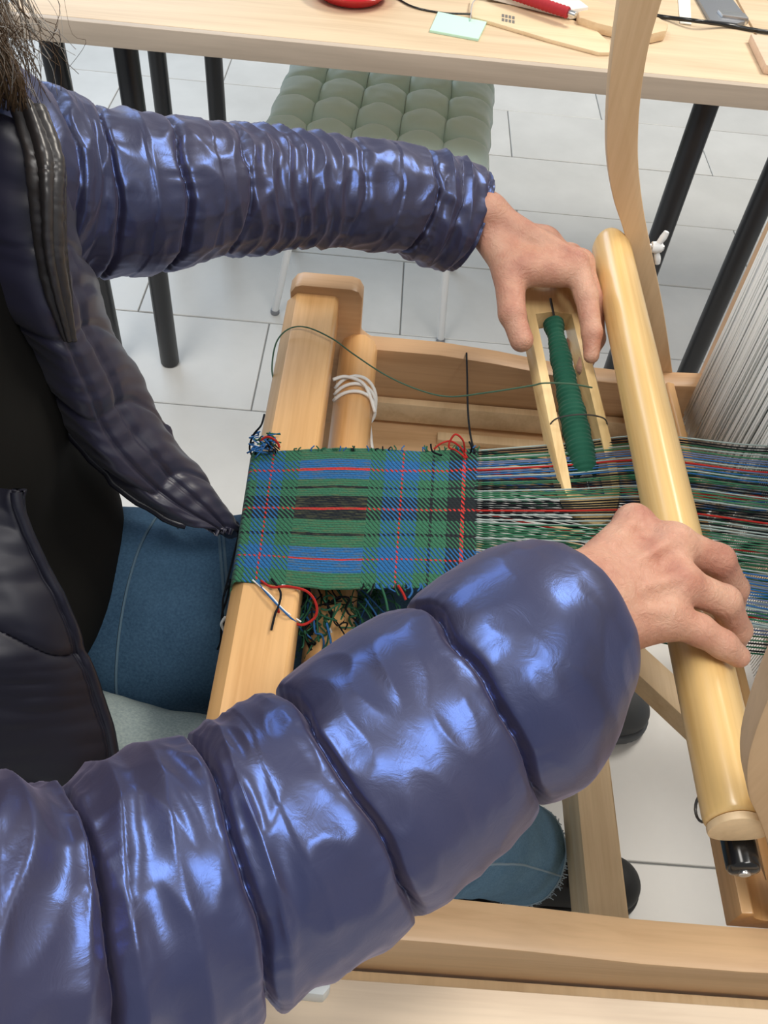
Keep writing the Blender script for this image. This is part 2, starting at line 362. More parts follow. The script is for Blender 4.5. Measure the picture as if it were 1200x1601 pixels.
# ================================================================== STOOL + CUSHION
sc = Vector((-.022, 1.765, 0)); ang = math.radians(-4)
def rot(x, y): return (sc.x+x*math.cos(ang)-y*math.sin(ang), sc.y+x*math.sin(ang)+y*math.cos(ang))
sl = thing('stool', (sc.x, sc.y, 0), 'stool with thin white metal legs under the green cushion', 'stool')
prism('seat', [rot(.175*sx*f, .175*sy*g) for sx, sy, f, g in ((-1, -1, .9, 1), (1, -1, .9, 1), (1, -1, 1, .9), (1, 1, 1, .9), (1, 1, .9, 1), (-1, 1, .9, 1), (-1, 1, 1, .9), (-1, -1, 1, .9))], 'z', .435, .452, mat('seat_white', (.75, .77, .76), .5), sl, .004)
for (fx, fy, tx, ty) in ((-.242, 1.703, -.16, 1.70), (.15, 1.651, .125, 1.68), (-.235, 1.98, -.16, 1.91), (.17, 1.95, .14, 1.9)):
    lg = cyl('leg', (fx, fy, .008), (tx, ty, .437), .0085, white_metal, sl, 16, .1); cyl('foot_cap', (fx, fy, 0), (fx, fy, .012), .0105, greym, lg, 14, .2)
n = 110; G = np.zeros((n, n, 3)); Wc = .215
bt = [(-.6+.4*i, -.6+.4*j) for i in range(4) for j in range(4)]
for i in range(n):
    for j in range(n):
        u = -1+2*i/(n-1); v = -1+2*j/(n-1)
        e = (max(0, 1-abs(u)**6)*max(0, 1-abs(v)**6))**.32
        cu = abs(((u+.6)/.4+.5) % 1-.5)*2; cv = abs(((v+.6)/.4+.5) % 1-.5)*2   # 0 on the crease lines through the buttons
        inu = abs(v) < .75 or True
        puff = (1-.17*math.exp(-(cu/.16)**2))*(1-.17*math.exp(-(cv/.16)**2))
        dm = min((u-a)**2+(v-b)**2 for a, b in bt); dim = math.exp(-dm/.006)
        z = .456+e*(.056*puff-.026*dim-.006*math.exp(-dm/.03))+.0014*noise.noise(Vector((u*9, v*9, 0)))
        pin = 1-.05*(1-abs(v)**2)*(abs(u) > .9)*0
        x, y = rot(u*Wc*(1-.02*math.cos(v*7)**2)*pin, v*Wc*(1-.02*math.cos(u*7)**2)); G[i, j] = (x, y, z)
me = grid_me('cushion', G); cu_m = mat('cushion_fabric', (.66, .86, .83), .55, 0, .4, Sheen_Weight=.5, Sheen_Roughness=.4)
bump(cu_m, noise_tex(cu_m, coords(cu_m, (1, 1, 1)), 500, 2), .2, .001)
cus = thing('seat_cushion', (sc.x, sc.y, .452), 'square sage green tufted cushion lying on the stool', 'cushion')
co = link('cushion_pad', me, cu_m, cus); sm = co.modifiers.new('s', 'SOLIDIFY'); sm.thickness = .006; sm.offset = -1
for a, b in bt:
    x, y = rot(a*Wc, b*Wc); lathe('button', [(0, .004), (.004, .0035), (.0055, .001), (.0055, -.002), (0, -.002)], (x, y, .482), cu_m, cus, 14)
# ================================================================== LOOM
YF0, YF1, YN0, YN1 = .862, .890, .186, .220          # far and near side frames
lm = thing('table_loom', (.2, .54, 0), 'light wooden weaving loom with a curved beater, the woven tartan stretched on it', 'loom')
MW['ffar'] = wood('wood_frame_shaded', (.58, .35, .18), (.46, .26, .12), 'x', .45, coat=.1)  # shade inside the loom put into the far frame's wood colour
def side_frame(y0, y1, far):
    zt = at(565, 522, y=.89).z
    fr = []
    # outline in (x,z): front post rises to the breast beam, long rail dips gently, castle post at the back
    a = at(457, 422, y=.89); b = at(570, 436, y=.89)
    px0, px1 = a.x, b.x; zp = a.z
    outer = [(px0, zp-.012), (px0+.006, zp-.003), (px0+.014, zp), (px1-.014, zp), (px1-.005, zp-.003), (px1, zp-.012), (px1, zt+.010), (px1+.012, zt)]
    outer += [(px1+.10, zt), (px1+.17, zt-.006), (px1+.26, zt-.018), (px1+.34, zt-.020), (px1+.45, zt-.012), (.60, zt-.004), (.86, zt), (.86, zt-.10)]
    outer += [(.50, zt-.115), (px1+.02, zt-.11), (px1+.0, zt-.13), (px0+.004, zt-.14)]
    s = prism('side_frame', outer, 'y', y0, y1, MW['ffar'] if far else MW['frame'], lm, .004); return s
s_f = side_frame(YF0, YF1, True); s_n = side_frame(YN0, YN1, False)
ZR = at(565, 522, y=.89).z
# legs of the stand
for y in (YF0+.002, YN0+.004):
    for x in (-.095, .74): box('leg', x, x+.055, y, y+.028, 0, ZR-.10, MW['framez'], lm, .003)
    box('foot_rail', -.04, .74, y+.002, y+.026, .17, .21, MW['frame'], lm, .003)
# castle uprights
for y0, y1 in ((YF0-.001, YF1+.001), (YN0-.001, YN1+.001)): box('castle_post', .416, .462, y0-.004, y1+.004, ZR-.11, 1.02, MW['framez'], lm, .004)
box('castle_top', .405, .60, YN0-.01, YF1+.01, 1.02, 1.04, MW['pale'], lm, .003)
for y0 in (YF0, YN0): box('castle_post', .56, .60, y0, y0+.03, ZR-.1, 1.02, MW['framez'], lm, .004)
# breast beam: chamfered on the weaver's side
bx0, bx1, bz = -.108, -.047, .680
prism('breast_beam', [(bx0, bz-.046), (bx0, bz-.013), (bx0+.012, bz), (bx1-.004, bz), (bx1, bz-.004), (bx1, bz-.046)], 'y', YN1-.001, YF0+.001, MW['beam'], lm, .003)
cbm = cyl('cloth_beam', (-.020, YN1-.001, .605), (-.020, YF0+.001, .605), .023, MW['beam'], lm, 10, .05)
# white cord round the cloth beam
cw = []
for k in range(3):
    yy = .752+.008*k; cw.append(([(-.02+.026*math.cos(t), yy+.004*math.sin(t*1.5)+.005*k*math.sin(t), .605+.026*math.sin(t)) for t in np.linspace(-.9, 2.6, 18)], .0021))
cw.append(([Vector(q) for q in catmull([(-.000, .752, .59), (.004, .71, .600), (.008, .66, .607), (-.006, .60, .600), (-.015, .57, .575)], 30)], .0021))
cw.append(([Vector(q) for q in catmull([(-.045, .77, .632), (-.030, .775, .634), (-.008, .765, .632), (.006, .74, .615)], 20)], .0021))
lab(tubes('tie_cord', cw, white, lm, 6), 'white cord looped around the cloth beam')
# rails seen low inside the far side
box('lower_rail', -.03, .84, .792, .8615, .44, .492, MW['frame'], lm, .004)
lab(box('slat', -.02, .84, .848, .860, .500, .532, MW['pale'], lm, .002), 'thin pale slat')
box('slat', .09, .84, .820, .835, .4925, .502, MW['pale'], lm, .002)
box('lower_rail', -.03, .84, YN0-.022, YN0-.002, ZR-.105, ZR-.085, MW['pale'], lm, .003)
# stretcher across the bottom, diagonal brace
sA = at(934, 1300, z=.30)
box('stretcher', sA.x-.020, sA.x+.024, YN1-.005, YF0+.005, .255, .300, MW['pale'], lm, .004)
q0 = at(950, 985, z=.36); q1 = at(1130, 1150, z=.36); d = (q1-q0).normalized(); nrm = Vector((-d.y, d.x, 0))
prism('brace', [((q0+nrm*s*.019)-d*.06*(1 if e else 0)+(q1-q0)*(0 if e else 1)).xy[:] for s, e in ((-1, 1), (1, 1), (1, 0), (-1, 0))], 'z', .325, .36, MW['pale'], lm, .003)
box('foot_rail', .30, .36, YN1-.01, YF0+.01, .17, .21, MW['pale'], lm, .003)
# beater: two bent arms, handle, lower bar with groove, reed
LE = [(968, 0), (955, 100), (949, 180), (949, 250), (958, 310), (974, 360), (990, 420), (1012, 520), (1032, 620), (1037, 645)]
RE = [(1035, 0), (1015, 70), (1003, 140), (998, 200), (998, 260), (1006, 330), (1020, 400), (1036, 480), (1048, 560), (1055, 620), (1052, 648)]
ya = .888
Lp = [at(a, b, y=ya) for a, b in LE]; Rp = [at(a, b, y=ya) for a, b in RE]
Lp = [Lp[0]+(Lp[0]-Lp[1])*1.6]+Lp; Rp = [Rp[0]+(Rp[0]-Rp[1])*1.6]+Rp
Lc = catmull(Lp, 60); Rc = catmull(Rp, 60)
outl = [(q[0], q[2]) for q in Lc]+[(q[0], q[2]) for q in Rc[::-1]]
for y0 in (ya, .222):
    prism('beater_arm', outl, 'y', y0, y0+.020, MW['arm'], lm, .0025)
# handle: soft triangular section swept along Y
HZ = .760; hx = (at(1016, 700, z=HZ).x+at(1128, 1200, z=HZ).x)/2
yh0, yh1 = at(1152, 1285, z=HZ).y, at(955, 378, z=HZ).y
th = np.linspace(0, 2*np.pi, 36, endpoint=False)
prof = [(.0215*math.cos(t)*(1+.06*math.cos(3*t+.6)), .0205*math.sin(t)*(1+.08*math.cos(3*t+.6))) for t in th]
ys = [0, .001, .004, .010]+list(np.linspace(.02, .98, 30))+[.990, .996, .999, 1.]
sc_ = [.88, .94, .985, 1]+[1]*30+[.97, .9, .78, .6]
yy = [yh0+(yh1-yh0)*t for t in ys]
hxn, hxf = at(1153, 1285, z=HZ).x, at(958, 400, z=HZ).x
G = np.array([[(hxn+(hxf-hxn)*(y_-yh0)/(yh1-yh0)+p_[0]*s, y_, HZ+p_[1]*s+.0) for p_ in prof] for y_, s in zip(yy, sc_)])
me = grid_me('handle', G, True); bm = bmesh.new(); bm.from_mesh(me); bm.verts.ensure_lookup_table(); bm.faces.new([bm.verts[i] for i in range(36)]); k = len(bm.verts); bm.faces.new([bm.verts[k-36+i] for i in range(36)][::-1]); bm.normal_update(); bm.to_mesh(me); bm.free()
hd = shade(link('beater_handle', me, MW['handle'], lm), 50)
# pale end block, black end grip
prism('end_grain', [(hxn+p_[0]*.93, HZ+p_[1]*.93) for p_ in prof], 'y', yh0-.006, yh0-.0005, MW['pale'], hd, .0015)
kb = cyl('end_knob', (hxn+.013, yh0-.020, HZ-.034), (hxn+.013, yh0+.03, HZ-.034), .0112, blackp, hd, 24, .3); lab(kb, 'black plastic knob')
kc = cyl('knob_tip', (hxn+.013, yh0-.022, HZ-.034), (hxn+.013, yh0-.019, HZ-.034), .004, steel, kb, 12)
rg = at(1099, 1263, z=HZ-.01); tube('eye_ring', [(rg.x+.002*math.sin(t), rg.y+.009*math.cos(t), rg.z+.009*math.sin(t)) for t in np.linspace(0, 2*np.pi, 20)], .0010, dsteel, hd, 6)
# wing nut and bolt behind the far arm
wn = at(1026, 386, y=.90)
bo = cyl('bolt', (hxf, .899, HZ), (wn.x+.008, .899, wn.z), .0035, steel, lm, 10); lab(bo, 'steel bolt')
wg = lathe('wing_nut', [(0, -.006), (.006, -.006), (.007, 0), (.005, .006), (0, .006)], (wn.x, .899, wn.z), white_metal, lm, 16, 'x'); lab(wg, 'white wing nut')
for sgn in (-1, 1):
    tube('wing', [(wn.x, .899, wn.z+sgn*.004), (wn.x+.004, .899+.002*sgn, wn.z+sgn*.012), (wn.x+.006, .899+.003*sgn, wn.z+sgn*.019)], [.003, .0042, .003], white_metal, wg, 8, 10)
# lower beater bar with groove
gb = at(1158, 1400, y=.245); gx = gb.x+.018; gz = gb.z
gp = [(-.026, -.022), (.026, -.022), (.026, .012), (.018, .014)]+[(.016*math.cos(t), .014-.016*math.sin(t)) for t in np.linspace(0.1, math.pi-.1, 12)]+[(-.018, .014), (-.026, .012)]
prism('grooved_bar', [(gx+a, gz+b) for a, b in gp], 'y', at(1160, 1436, z=gz).y, .862, MW['beam'], lm, .0015)
# reed: rails + dents
rdm = mat('reed_steel', (.55, .55, .54), .35, .8)
dn = []
top_x, top_z, bot_x, bot_z = hx+.016, HZ-.020, gx, gz+.012
for k in range(230):
    y = .255+k*(.60/229); dn.append(([(top_x, y, top_z), (bot_x, y, bot_z)], .00045))
rd = tubes('reed', dn, rdm, lm, 4); rd['kind'] = 'stuff'; lab(rd, 'fine steel reed dents')
# heddles
hm = mat('heddle_white', (.88, .89, .87), .8)
hs = []
rs_ = random.Random(3)
for sh in range(4):
    x = .402+.020*sh
    for k in range(130):
        y = .850-.0016*k+rs_.uniform(-.001, .001); x1 = x+rs_.uniform(-.004, .004)
        hs.append(([(x1-.004, y-.004, .56), (x1, y, .70), (x1+rs_.uniform(-.002, .002), y, .93)], .0013))
    for k in range(40):
        y = .24+.0030*k+rs_.uniform(-.001, .001); hs.append(([(x, y, .56), (x, y, .70), (x, y, .93)], .0008))
    for k in range(70):
        y = .42+.0033*k; hs.append(([(x, y, .56), (x, y, .93)], .0005))
hb = tubes('heddles', hs, hm, lm, 4); hb['kind'] = 'stuff'; lab(hb, 'white string heddles')
for sh in range(4):
    box('shaft_bar', .394+.020*sh, .409+.020*sh, YN1+.004, YF0-.004, .93, .955, MW['pale'], lm, .002)
lab(tube('shaft_cord', [at(1205, 447, y=.850), at(1185, 470, y=.850), at(1150, 535, y=.852), at(1110, 600, y=.853), at(1062, 672, y=.853)], .0018, white, lm, 8, 40), 'pale cord running down beside the heddles')
box('back_beam', .80, .86, YN1-.002, YF0+.002, .62, .68, MW['beam'], lm, .004)
# ================================================================== CLOTH AND WARP
GREEN = (.026, .112, .060); BLUE = (.014, .095, .25); BLK = (.007, .009, .012); RED = (.42, .025, .02); LGR = (.05, .18, .10); OLV = (.12, .16, .08)
warp_stripes = [(0, GREEN), (.09, BLUE), (.160, RED), (.176, BLUE), (.245, GREEN), (.30, BLK), (.315, GREEN), (.375, BLK), (.458, RED), (.474, BLK), (.545, GREEN), (.640, BLK), (.66, GREEN), (.735, BLUE), (.812, RED), (.822, BLUE), (.905, GREEN)]
weft_stripes = [(0, GREEN), (.06, BLUE), (.112, RED), (.12, BLUE), (.165, GREEN), (.595, BLUE), (.668, RED), (.678, BLUE), (.745, GREEN), (.800, BLK), (.810, GREEN), (.875, BLK), (.930, RED), (.948, BLK)]
def cloth_mat():
    m = mat('tartan', GREEN, .85, 0, .2, Sheen_Weight=.1)
    uv = N(m, 'ShaderNodeUVMap'); uv.uv_map = 'UVMap'; sp_ = N(m, 'ShaderNodeSeparateXYZ')
    nz = N(m, 'ShaderNodeTexNoise'); nz.inputs['Scale'].default_value = 22; L(m, uv.outputs['UV'], nz.inputs['Vector'])
    va = N(m, 'ShaderNodeVectorMath', operation='MULTIPLY_ADD'); L(m, nz.outputs['Color'], va.inputs[0]); va.inputs[1].default_value = (.007, .007, 0); L(m, uv.outputs['UV'], va.inputs[2])
    L(m, va.outputs[0], sp_.inputs[0]); U, Vv = sp_.outputs[0], sp_.outputs[1]
    wp = ramp(m, Vv, warp_stripes, 'CONSTANT'); wf = ramp(m, U, weft_stripes, 'CONSTANT')
    def mth(op, a, b=None, c=None):
        n_ = N(m, 'ShaderNodeMath', operation=op)
        for i, q in enumerate((a, b, c)):
            if q is None: continue
            if isinstance(q, (int, float)): n_.inputs[i].default_value = q
            else: L(m, q, n_.inputs[i])
        return n_.outputs[0]
    NU, NV = 100., 60.
    tw = mth('FRACT', mth('ADD', mth('MULTIPLY', U, NU/2.), mth('MULTIPLY', Vv, -NV/2.)))
    mask = mth('LESS_THAN', tw, .5)
    inreg = mth('MULTIPLY', mth('GREATER_THAN', U, .235), mth('LESS_THAN', U, .535))
    mask2 = mth('MAXIMUM', mask, inreg)
    mix = N(m, 'ShaderNodeMix', data_type='RGBA'); L(m, mask2, mix.inputs['Factor']); L(m, wf, mix.inputs['A']); L(m, wp, mix.inputs['B'])
    # dark gaps between threads
    gv = mth('ABSOLUTE', mth('SUBTRACT', mth('FRACT', mth('MULTIPLY', Vv, NV)), .5)); gu = mth('ABSOLUTE', mth('SUBTRACT', mth('FRACT', mth('MULTIPLY', U, NU)), .5))
    tg = mth('ABSOLUTE', mth('SUBTRACT', tw, .5))
    gap = mth('MULTIPLY', mth('GREATER_THAN', tg, .36), mth('SUBTRACT', 1., inreg))
    gap2 = mth('MAXIMUM', gap, mth('MULTIPLY', inreg, mth('GREATER_THAN', gv, .40)))
    mix2 = N(m, 'ShaderNodeMix', data_type='RGBA'); L(m, mth('MULTIPLY', gap2, .75), mix2.inputs['Factor']); L(m, mix.outputs['Result'], mix2.inputs['A']); mix2.inputs['B'].default_value = (.010, .018, .018, 1)
    # brightness variety, fuzzy
    nf = N(m, 'ShaderNodeTexNoise'); nf.inputs['Scale'].default_value = 120; nf.inputs['Detail'].default_value = 3; L(m, uv.outputs['UV'], nf.inputs['Vector'])
    hsv = N(m, 'ShaderNodeHueSaturation'); L(m, mth('MULTIPLY_ADD', nf.outputs['Fac'], 1.7, .55), hsv.inputs['Value']); L(m, mix2.outputs['Result'], hsv.inputs['Color'])
    mp2 = N(m, 'ShaderNodeMapping'); mp2.inputs['Scale'].default_value = (9, 90, 1); L(m, uv.outputs['UV'], mp2.inputs['Vector'])
    st_ = N(m, 'ShaderNodeTexNoise'); st_.inputs['Scale'].default_value = 1.6; st_.inputs['Detail'].default_value = 4; L(m, mp2.outputs['Vector'], st_.inputs['Vector'])
    sf = mth('MULTIPLY', inreg, mth('MULTIPLY', mth('GREATER_THAN', st_.outputs['Fac'], .56), .45))
    mix3 = N(m, 'ShaderNodeMix', data_type='RGBA'); L(m, sf, mix3.inputs['Factor']); L(m, hsv.outputs['Color'], mix3.inputs['A']); mix3.inputs['B'].default_value = (.13, .13, .06, 1)
    L(m, mix3.outputs['Result'], bsdf(m).inputs['Base Color'])
    bump(m, mth('ADD', mth('MULTIPLY', tg, -1.), mth('MULTIPLY', gv, -.5)), .5, .001); return m
CZ = .6825
fl0 = at(748, 702, z=CZ); fl1 = at(742, 925, z=CZ); lf0 = at(398, 703, z=CZ); lf1 = at(366, 912, z=CZ)
nu, nv = 150, 90; G = np.zeros((nu, nv, 3)); UVc = np.zeros((nu, nv, 2))
for i in range(nu):
    for j in range(nv):
        u = i/(nu-1); v = j/(nv-1); uu = max(0, (u-.03)/.97)
        a = lf0.lerp(fl0, uu); b = lf1.lerp(fl1, uu); q = a.lerp(b, v)
        # slack waviness at the selvedges, narrower waist
        q.y += .0022*math.sin(u*9+1)*(v-.5)*2+.0012*noise.noise(Vector((u*14, v*3, 0)))*(abs(v-.5)*2)**4
        q.z += .0022*math.sin(v*math.pi)*(u > .3)*0+.0012*noise.noise(Vector((u*6, v*5, 3)))
        if u < .03:
            s = (.03-u)/.03; q.x -= .006*math.sin(s*1.57); q.z -= .030*s*s+.004*s
        G[i, j] = q; UVc[i, j] = (u, v)
me = grid_me('cloth', G); uvl = me.uv_layers.new(name='UVMap'); li = np.empty(len(me.loops), int); me.loops.foreach_get('vertex_index', li); uvl.data.foreach_set('uv', UVc.reshape(-1, 2)[li].ravel())
ct = thing('woven_cloth', (lf0.x+.1, (lf0.y+lf1.y)/2, CZ-.002), 'green, blue and black tartan cloth with red lines, half woven on the loom', 'cloth')
cf = link('cloth_web', me, cloth_mat(), ct); so = cf.modifiers.new('s', 'SOLIDIFY'); so.thickness = .0014; so.offset = -1
# warp threads: colour-indexed stuff
cols = [mat('yarn_%s' % n_, c_, .85, 0, .2) for n_, c_ in (('green', GREEN), ('blue', (.03, .13, .34)), ('black', BLK), ('red', RED), ('pale', (.34, .42, .40)), ('light_green', LGR), ('slate', (.12, .17, .30)))]
def wcol(v):
    c_ = warp_stripes[0][1]
    for p_, cc in warp_stripes:
        if v >= p_: c_ = cc
    return c_
wt = []; NW = 128; r_ = random.Random(5)
for k in range(NW):
    v = (k+.5)/NW; base = wcol(v); lay = k % 2
    if base == RED: ci = 3
    elif base == BLUE: ci = r_.choice([1, 1, 6, 4])
    elif base == BLK: ci = r_.choice([2, 2, 2, 4])
    else: ci = r_.choice([0, 0, 5, 2, 5, 4])
    p0 = fl0.lerp(fl1, v); p0.x -= .003; p0.z -= .0008
    ry = .640+(.425-.640)*v; rr = Vector((hx+.02, ry, .712 if lay else .664))
    rr2 = Vector((.46, ry+.010*(1-2*v), .700 if lay else .668)); rr3 = Vector((.80, ry, .684))
    m1 = p0.lerp(rr, .5)+Vector((0, r_.uniform(-.001, .001), -.0015+r_.uniform(-.001, .001)))
    wt.append((catmull([p0, m1, rr, rr.lerp(rr2, .5)+Vector((0, r_.uniform(-.001, .001), 0)), rr2, rr3], 36), .00080 if ci != 3 else .00105, ci))
wo = tubes('warp_threads', wt, cols, ct, 5); wo['kind'] = 'stuff'; lab(wo, 'stretched warp threads in green, blue, black and red')
# selvedge ends and tangles
def yarn_end(px, r, m, n_=30, label=None, parent=ct, nm='yarn_end'):
    P_ = [at(a, b, z=c) for a, b, c in px]; o = tube(nm, P_, r, m, parent, 6, n_)
    if label: lab(o, label)
    return o
cr, cb, cg, cw_, cbl = cols[3], cols[2], cols[0], white, cols[1]
yarn_end([(726, 712, .685), (724, 690, .70), (712, 679, .706), (703, 690, .70), (702, 700, .695), (712, 704, .690), (728, 716, .686)], .0010, cr, 40, 'red yarn loop')
yarn_end([(678, 702, .69), (690, 693, .695), (705, 690, .694), (720, 700, .690), (730, 716, .686)], .0010, cr, 30, 'red yarn loop')
for pts in ([(413, 648, .70), (408, 665, .70), (396, 680, .69), (390, 700, .68), (396, 720, .675), (392, 730, .67)], [(400, 705, .685), (392, 740, .672), (383, 790, .665), (372, 840, .662), (360, 890, .66), (350, 930, .655)],
            [(470, 907, .675), (430, 903, .672), (390, 905, .670), (362, 912, .665), (350, 930, .65), (348, 960, .64), (352, 985, .62)],
            [(424, 905, .684), (438, 925, .686), (436, 945, .685), (430, 960, .684), (424, 985, .683)],
            [(360, 905, .66), (355, 935, .65), (347, 960, .63), (345, 1000, .60), (340, 1015, .58)], [(735, 708, .685), (737, 700, .70), (733, 690, .705)], [(690, 712, .686), (676, 706, .694), (673, 694, .70)]):
    yarn_end(pts, .0010, cb, 30, 'black yarn end')
yarn_end([(408, 908, .684), (425, 918, .686), (450, 917, .686), (480, 925, .684), (494, 945, .676), (492, 965, .668), (470, 977, .664), (440, 962, .676), (434, 952, .684)], .0012, cr, 60, 'long red yarn loop')
yarn_end([(395, 907, .683), (420, 928, .685), (445, 955, .683), (470, 972, .67)], .0008, cw_, 30, 'white yarn end')
yarn_end([(400, 908, .684), (428, 940, .685), (450, 962, .683), (462, 972, .675)], .0008, cbl, 30, 'blue yarn end')
yarn_end([(440, 915, .684), (458, 918, .684), (465, 922, .680)], .0008, cw_, 10, 'white yarn end')
yarn_end([(503, 985, .62), (512, 980, .63), (518, 990, .625), (520, 1000, .61)], .0014, cw_, 12, 'white yarn end')
yarn_end([(352, 965, .64), (346, 975, .63), (350, 985, .62)], .0014, cw_, 12, 'white yarn end')
yarn_end([(622, 915, .684), (630, 928, .682), (634, 938, .68)], .0012, cr, 10, 'red yarn end')
yarn_end([(594, 912, .683), (602, 935, .682), (606, 955, .68)], .0011, cg, 10, 'green yarn end'); yarn_end([(640, 912, .683), (644, 925, .682), (638, 935, .68)], .0010, cbl, 10, 'blue yarn end')
yarn_end([(405, 690, .69), (418, 683, .694), (432, 690, .692), (437, 700, .688)], .0012, cr, 20, 'red yarn loop')
tg = []
for k in range(40):
    x = 400+r_.uniform(-6, 30); y = 702-r_.uniform(0, 26); P_ = [at(x, y, z=.688), at(x+r_.uniform(-10, 14), y+r_.uniform(-8, 8), z=.693), at(x+r_.uniform(-10, 24), y+r_.uniform(-4, 18), z=.688)]
    tg.append((catmull(P_, 8), .0008, r_.choice([0, 1, 1, 2])))
for k in range(170):    # hanging fringe below the cloth, right of the breast beam
    x = 470+abs(r_.gauss(0, 1))*55; y = 905+r_.uniform(0, 95)*max(.1, 1-(x-470)/190); z = .655-r_.uniform(0, .08)
    P_ = [at(x, y, z=z)]
    for s in range(4): P_.append(P_[-1]+Vector((r_.uniform(-.010, .014), r_.uniform(-.016, .008), r_.uniform(-.018, .004))))
    tg.append((catmull(P_, 12), r_.uniform(.0006, .0012), r_.choice([0, 0, 0, 2, 2, 5, 1])))
for k in range(26):
    x = 560+r_.uniform(0, 190); tg.append((catmull([at(x, 912, z=.682), at(x+r_.uniform(-6, 6), 918, z=.683), at(x+r_.uniform(-10, 10), 925+r_.uniform(-3, 8), z=.682)], 6), .0008, r_.choice([0, 1, 2, 0])))
for k in range(40):
    x = 560+r_.uniform(-100, 190); tg.append((catmull([at(x, 706, z=.682), at(x+r_.uniform(-4, 4), 702, z=.684), at(x+r_.uniform(-5, 5), 700-r_.uniform(-2, 4), z=.684)], 6), .0007, r_.choice([0, 1, 2, 0])))
to = tubes('yarn_fringe', tg, cols, ct, 4); to['kind'] = 'stuff'; lab(to, 'tangled dark green and black yarn ends')
# black thread hanging down at the far edge
yb = yarn_end([(729, 552, .605), (730, 590, .62), (731, 640, .65), (735, 680, .675), (742, 708, .684)], .0011, cb, 40, None, None, 'loose_thread'); tag(top(yb), 'single black thread hanging from the cloth edge over the far rail', 'thread')
# ================================================================== SHUTTLE WITH GREEN BOBBIN
shA = at(836, 392, z=.738); shB = at(932, 825, z=.681)
SD = (shB-shA); SLn = SD.length; SD.normalize(); SX = SD.cross(Vector((0, 0, 1))).normalized(); SX = -SX if SX.x < 0 else SX; SU = SX.cross(SD); SU = -SU if SU.z < 0 else SU
def sp3(t, a, b): q = shA+SD*(SLn*t)+SX*a+SU*b; return q
sh = thing('boat_shuttle', shA, 'open wooden boat shuttle held in the left hand, its nose under the warp threads', 'shuttle')
def shw(t): return .0305*max(.0, 1-abs(2*t-1)**9)**.6+.0008
hw = .0200      # half slot width
bm = bmesh.new(); t0, t1 = .29, .92; ns = 90
def ring(sgn):
    rr = []
    for i in range(ns+1):
        t = i/ns; W = shw(t)
        inner = hw if t0 <= t <= t1 else 0.
        inner = min(inner, W-.0050) if inner else 0.
        hz = .0125*(1-.75*abs(2*t-1)**6)
        rr.append([bm.verts.new(sp3(t, sgn*a, b)) for a, b in ((inner, hz), (max(inner, W-.002), hz), (W, hz-.003), (W, -hz+.004), (max(inner, W-.004), -hz), (inner, -hz))])
    for i in range(ns):
        for k in range(5): bm.faces.new((rr[i][k], rr[i+1][k], rr[i+1][k+1], rr[i][k+1]))
        tm = (i+.5)/ns
        if t0 < tm < t1 or True: 
            if t0 <= i/ns <= t1 and t0 <= (i+1)/ns <= t1: bm.faces.new((rr[i][5], rr[i+1][5], rr[i+1][0], rr[i][0]))
    return rr
ring(1); ring(-1); bmesh.ops.remove_doubles(bm, verts=bm.verts, dist=1e-5)
bmesh.ops.holes_fill(bm, edges=[e for e in bm.edges if len(e.link_faces) == 1], sides=8)
shade(link('shuttle_body', mesh_bm('shuttle', bm), MW['shuttle'], sh), 40)
cyl('spindle', sp3(.24, 0, .0132), sp3(.90, 0, .002), .0014, dsteel, sh, 8)
ym = mat('green_yarn', (.008, .085, .05), .75, 0, .25, Sheen_Weight=.1)
P_ = []; R_ = []
for i in range(260):
    s = i/259; t = .315+.535*s; P_.append(sp3(t, 0, .006-.004*s)); R_.append(.0118+.0012*s-.0012-.002*math.exp(-((s-.12)/.06)**2)+.0020*(s > .45)*min(1, (s-.45)*6)-.0035*math.exp(-(s-1)**2/.0015)+.0005*math.sin(i*.9)+.0005*math.sin(i*.21))
bb = tube('bobbin', [P_[0]-SD*.001, P_[-1]+SD*.001], .0065, mat('bobbin_core', (.7, .7, .66), .5), sh, 16)
lab(tube('yarn', P_, R_, ym, bb, 20), 'dark green yarn wound on the bobbin')
tube('guide_wire', [sp3(.70, -.030, .006), sp3(.695, -.024, .020), sp3(.69, 0, .024), sp3(.695, .024, .020), sp3(.70, .032, .004)], .0008, dsteel, sh, 6, 30)
# weft yarn to the beam
gt = [(430, 605, .66), (425, 575, .672), (432, 535, .684), (452, 514, .686), (480, 512, .687), (520, 530, .686), (550, 552, .672), (600, 585, .665), (650, 608, .668), (700, 620, .68), (760, 614, .70), (830, 603, .722), (850, 599, .730), (890, 600, .735), (925, 606, .725)]
tag(top(tube('weft_yarn', [at(a, b, z=c) for a, b, c in gt], .0009, mat('yarn_weft', (.055, .12, .075), .8), None, 6, 120)), 'long green yarn looping from the breast beam to the shuttle', 'yarn')
# ================================================================== NEAR TABLE
nt_ = thing('table', (.6, -.2, 0), 'pale grained wooden table along the bottom edge of the photo', 'table')
NZ = .665; ne = at(517, 1529, z=NZ).y; nx = at(385, 1601, z=NZ).x
box('tabletop', nx, 1.4, -.6, ne, NZ-.025, NZ, MW['ntable'], nt_, .002)
for x, y in ((0, -.52), (1.32, -.52), (1.32, .04)): cyl('leg', (x, y, 0), (x, y, NZ-.024), .02, black, nt_, 20, .2)
box('apron', .0, 1.3, -.54, -.51, .60, NZ-.025, black, nt_, .002)
q = at(492, 1538, z=NZ+.01)
tag(top(prism('pale_clip', [(q.x-.020, q.y-.008), (q.x+.006, q.y-.009), (q.x+.010, q.y-.004), (q.x+.010, q.y+.006), (q.x+.004, q.y+.009), (q.x-.020, q.y+.008)], 'z', NZ+.0003, NZ+.022, mat('clip_white', (.62, .66, .66), .4), None, .002)), 'small pale grey plastic block on the near table beside the sleeve', 'block')
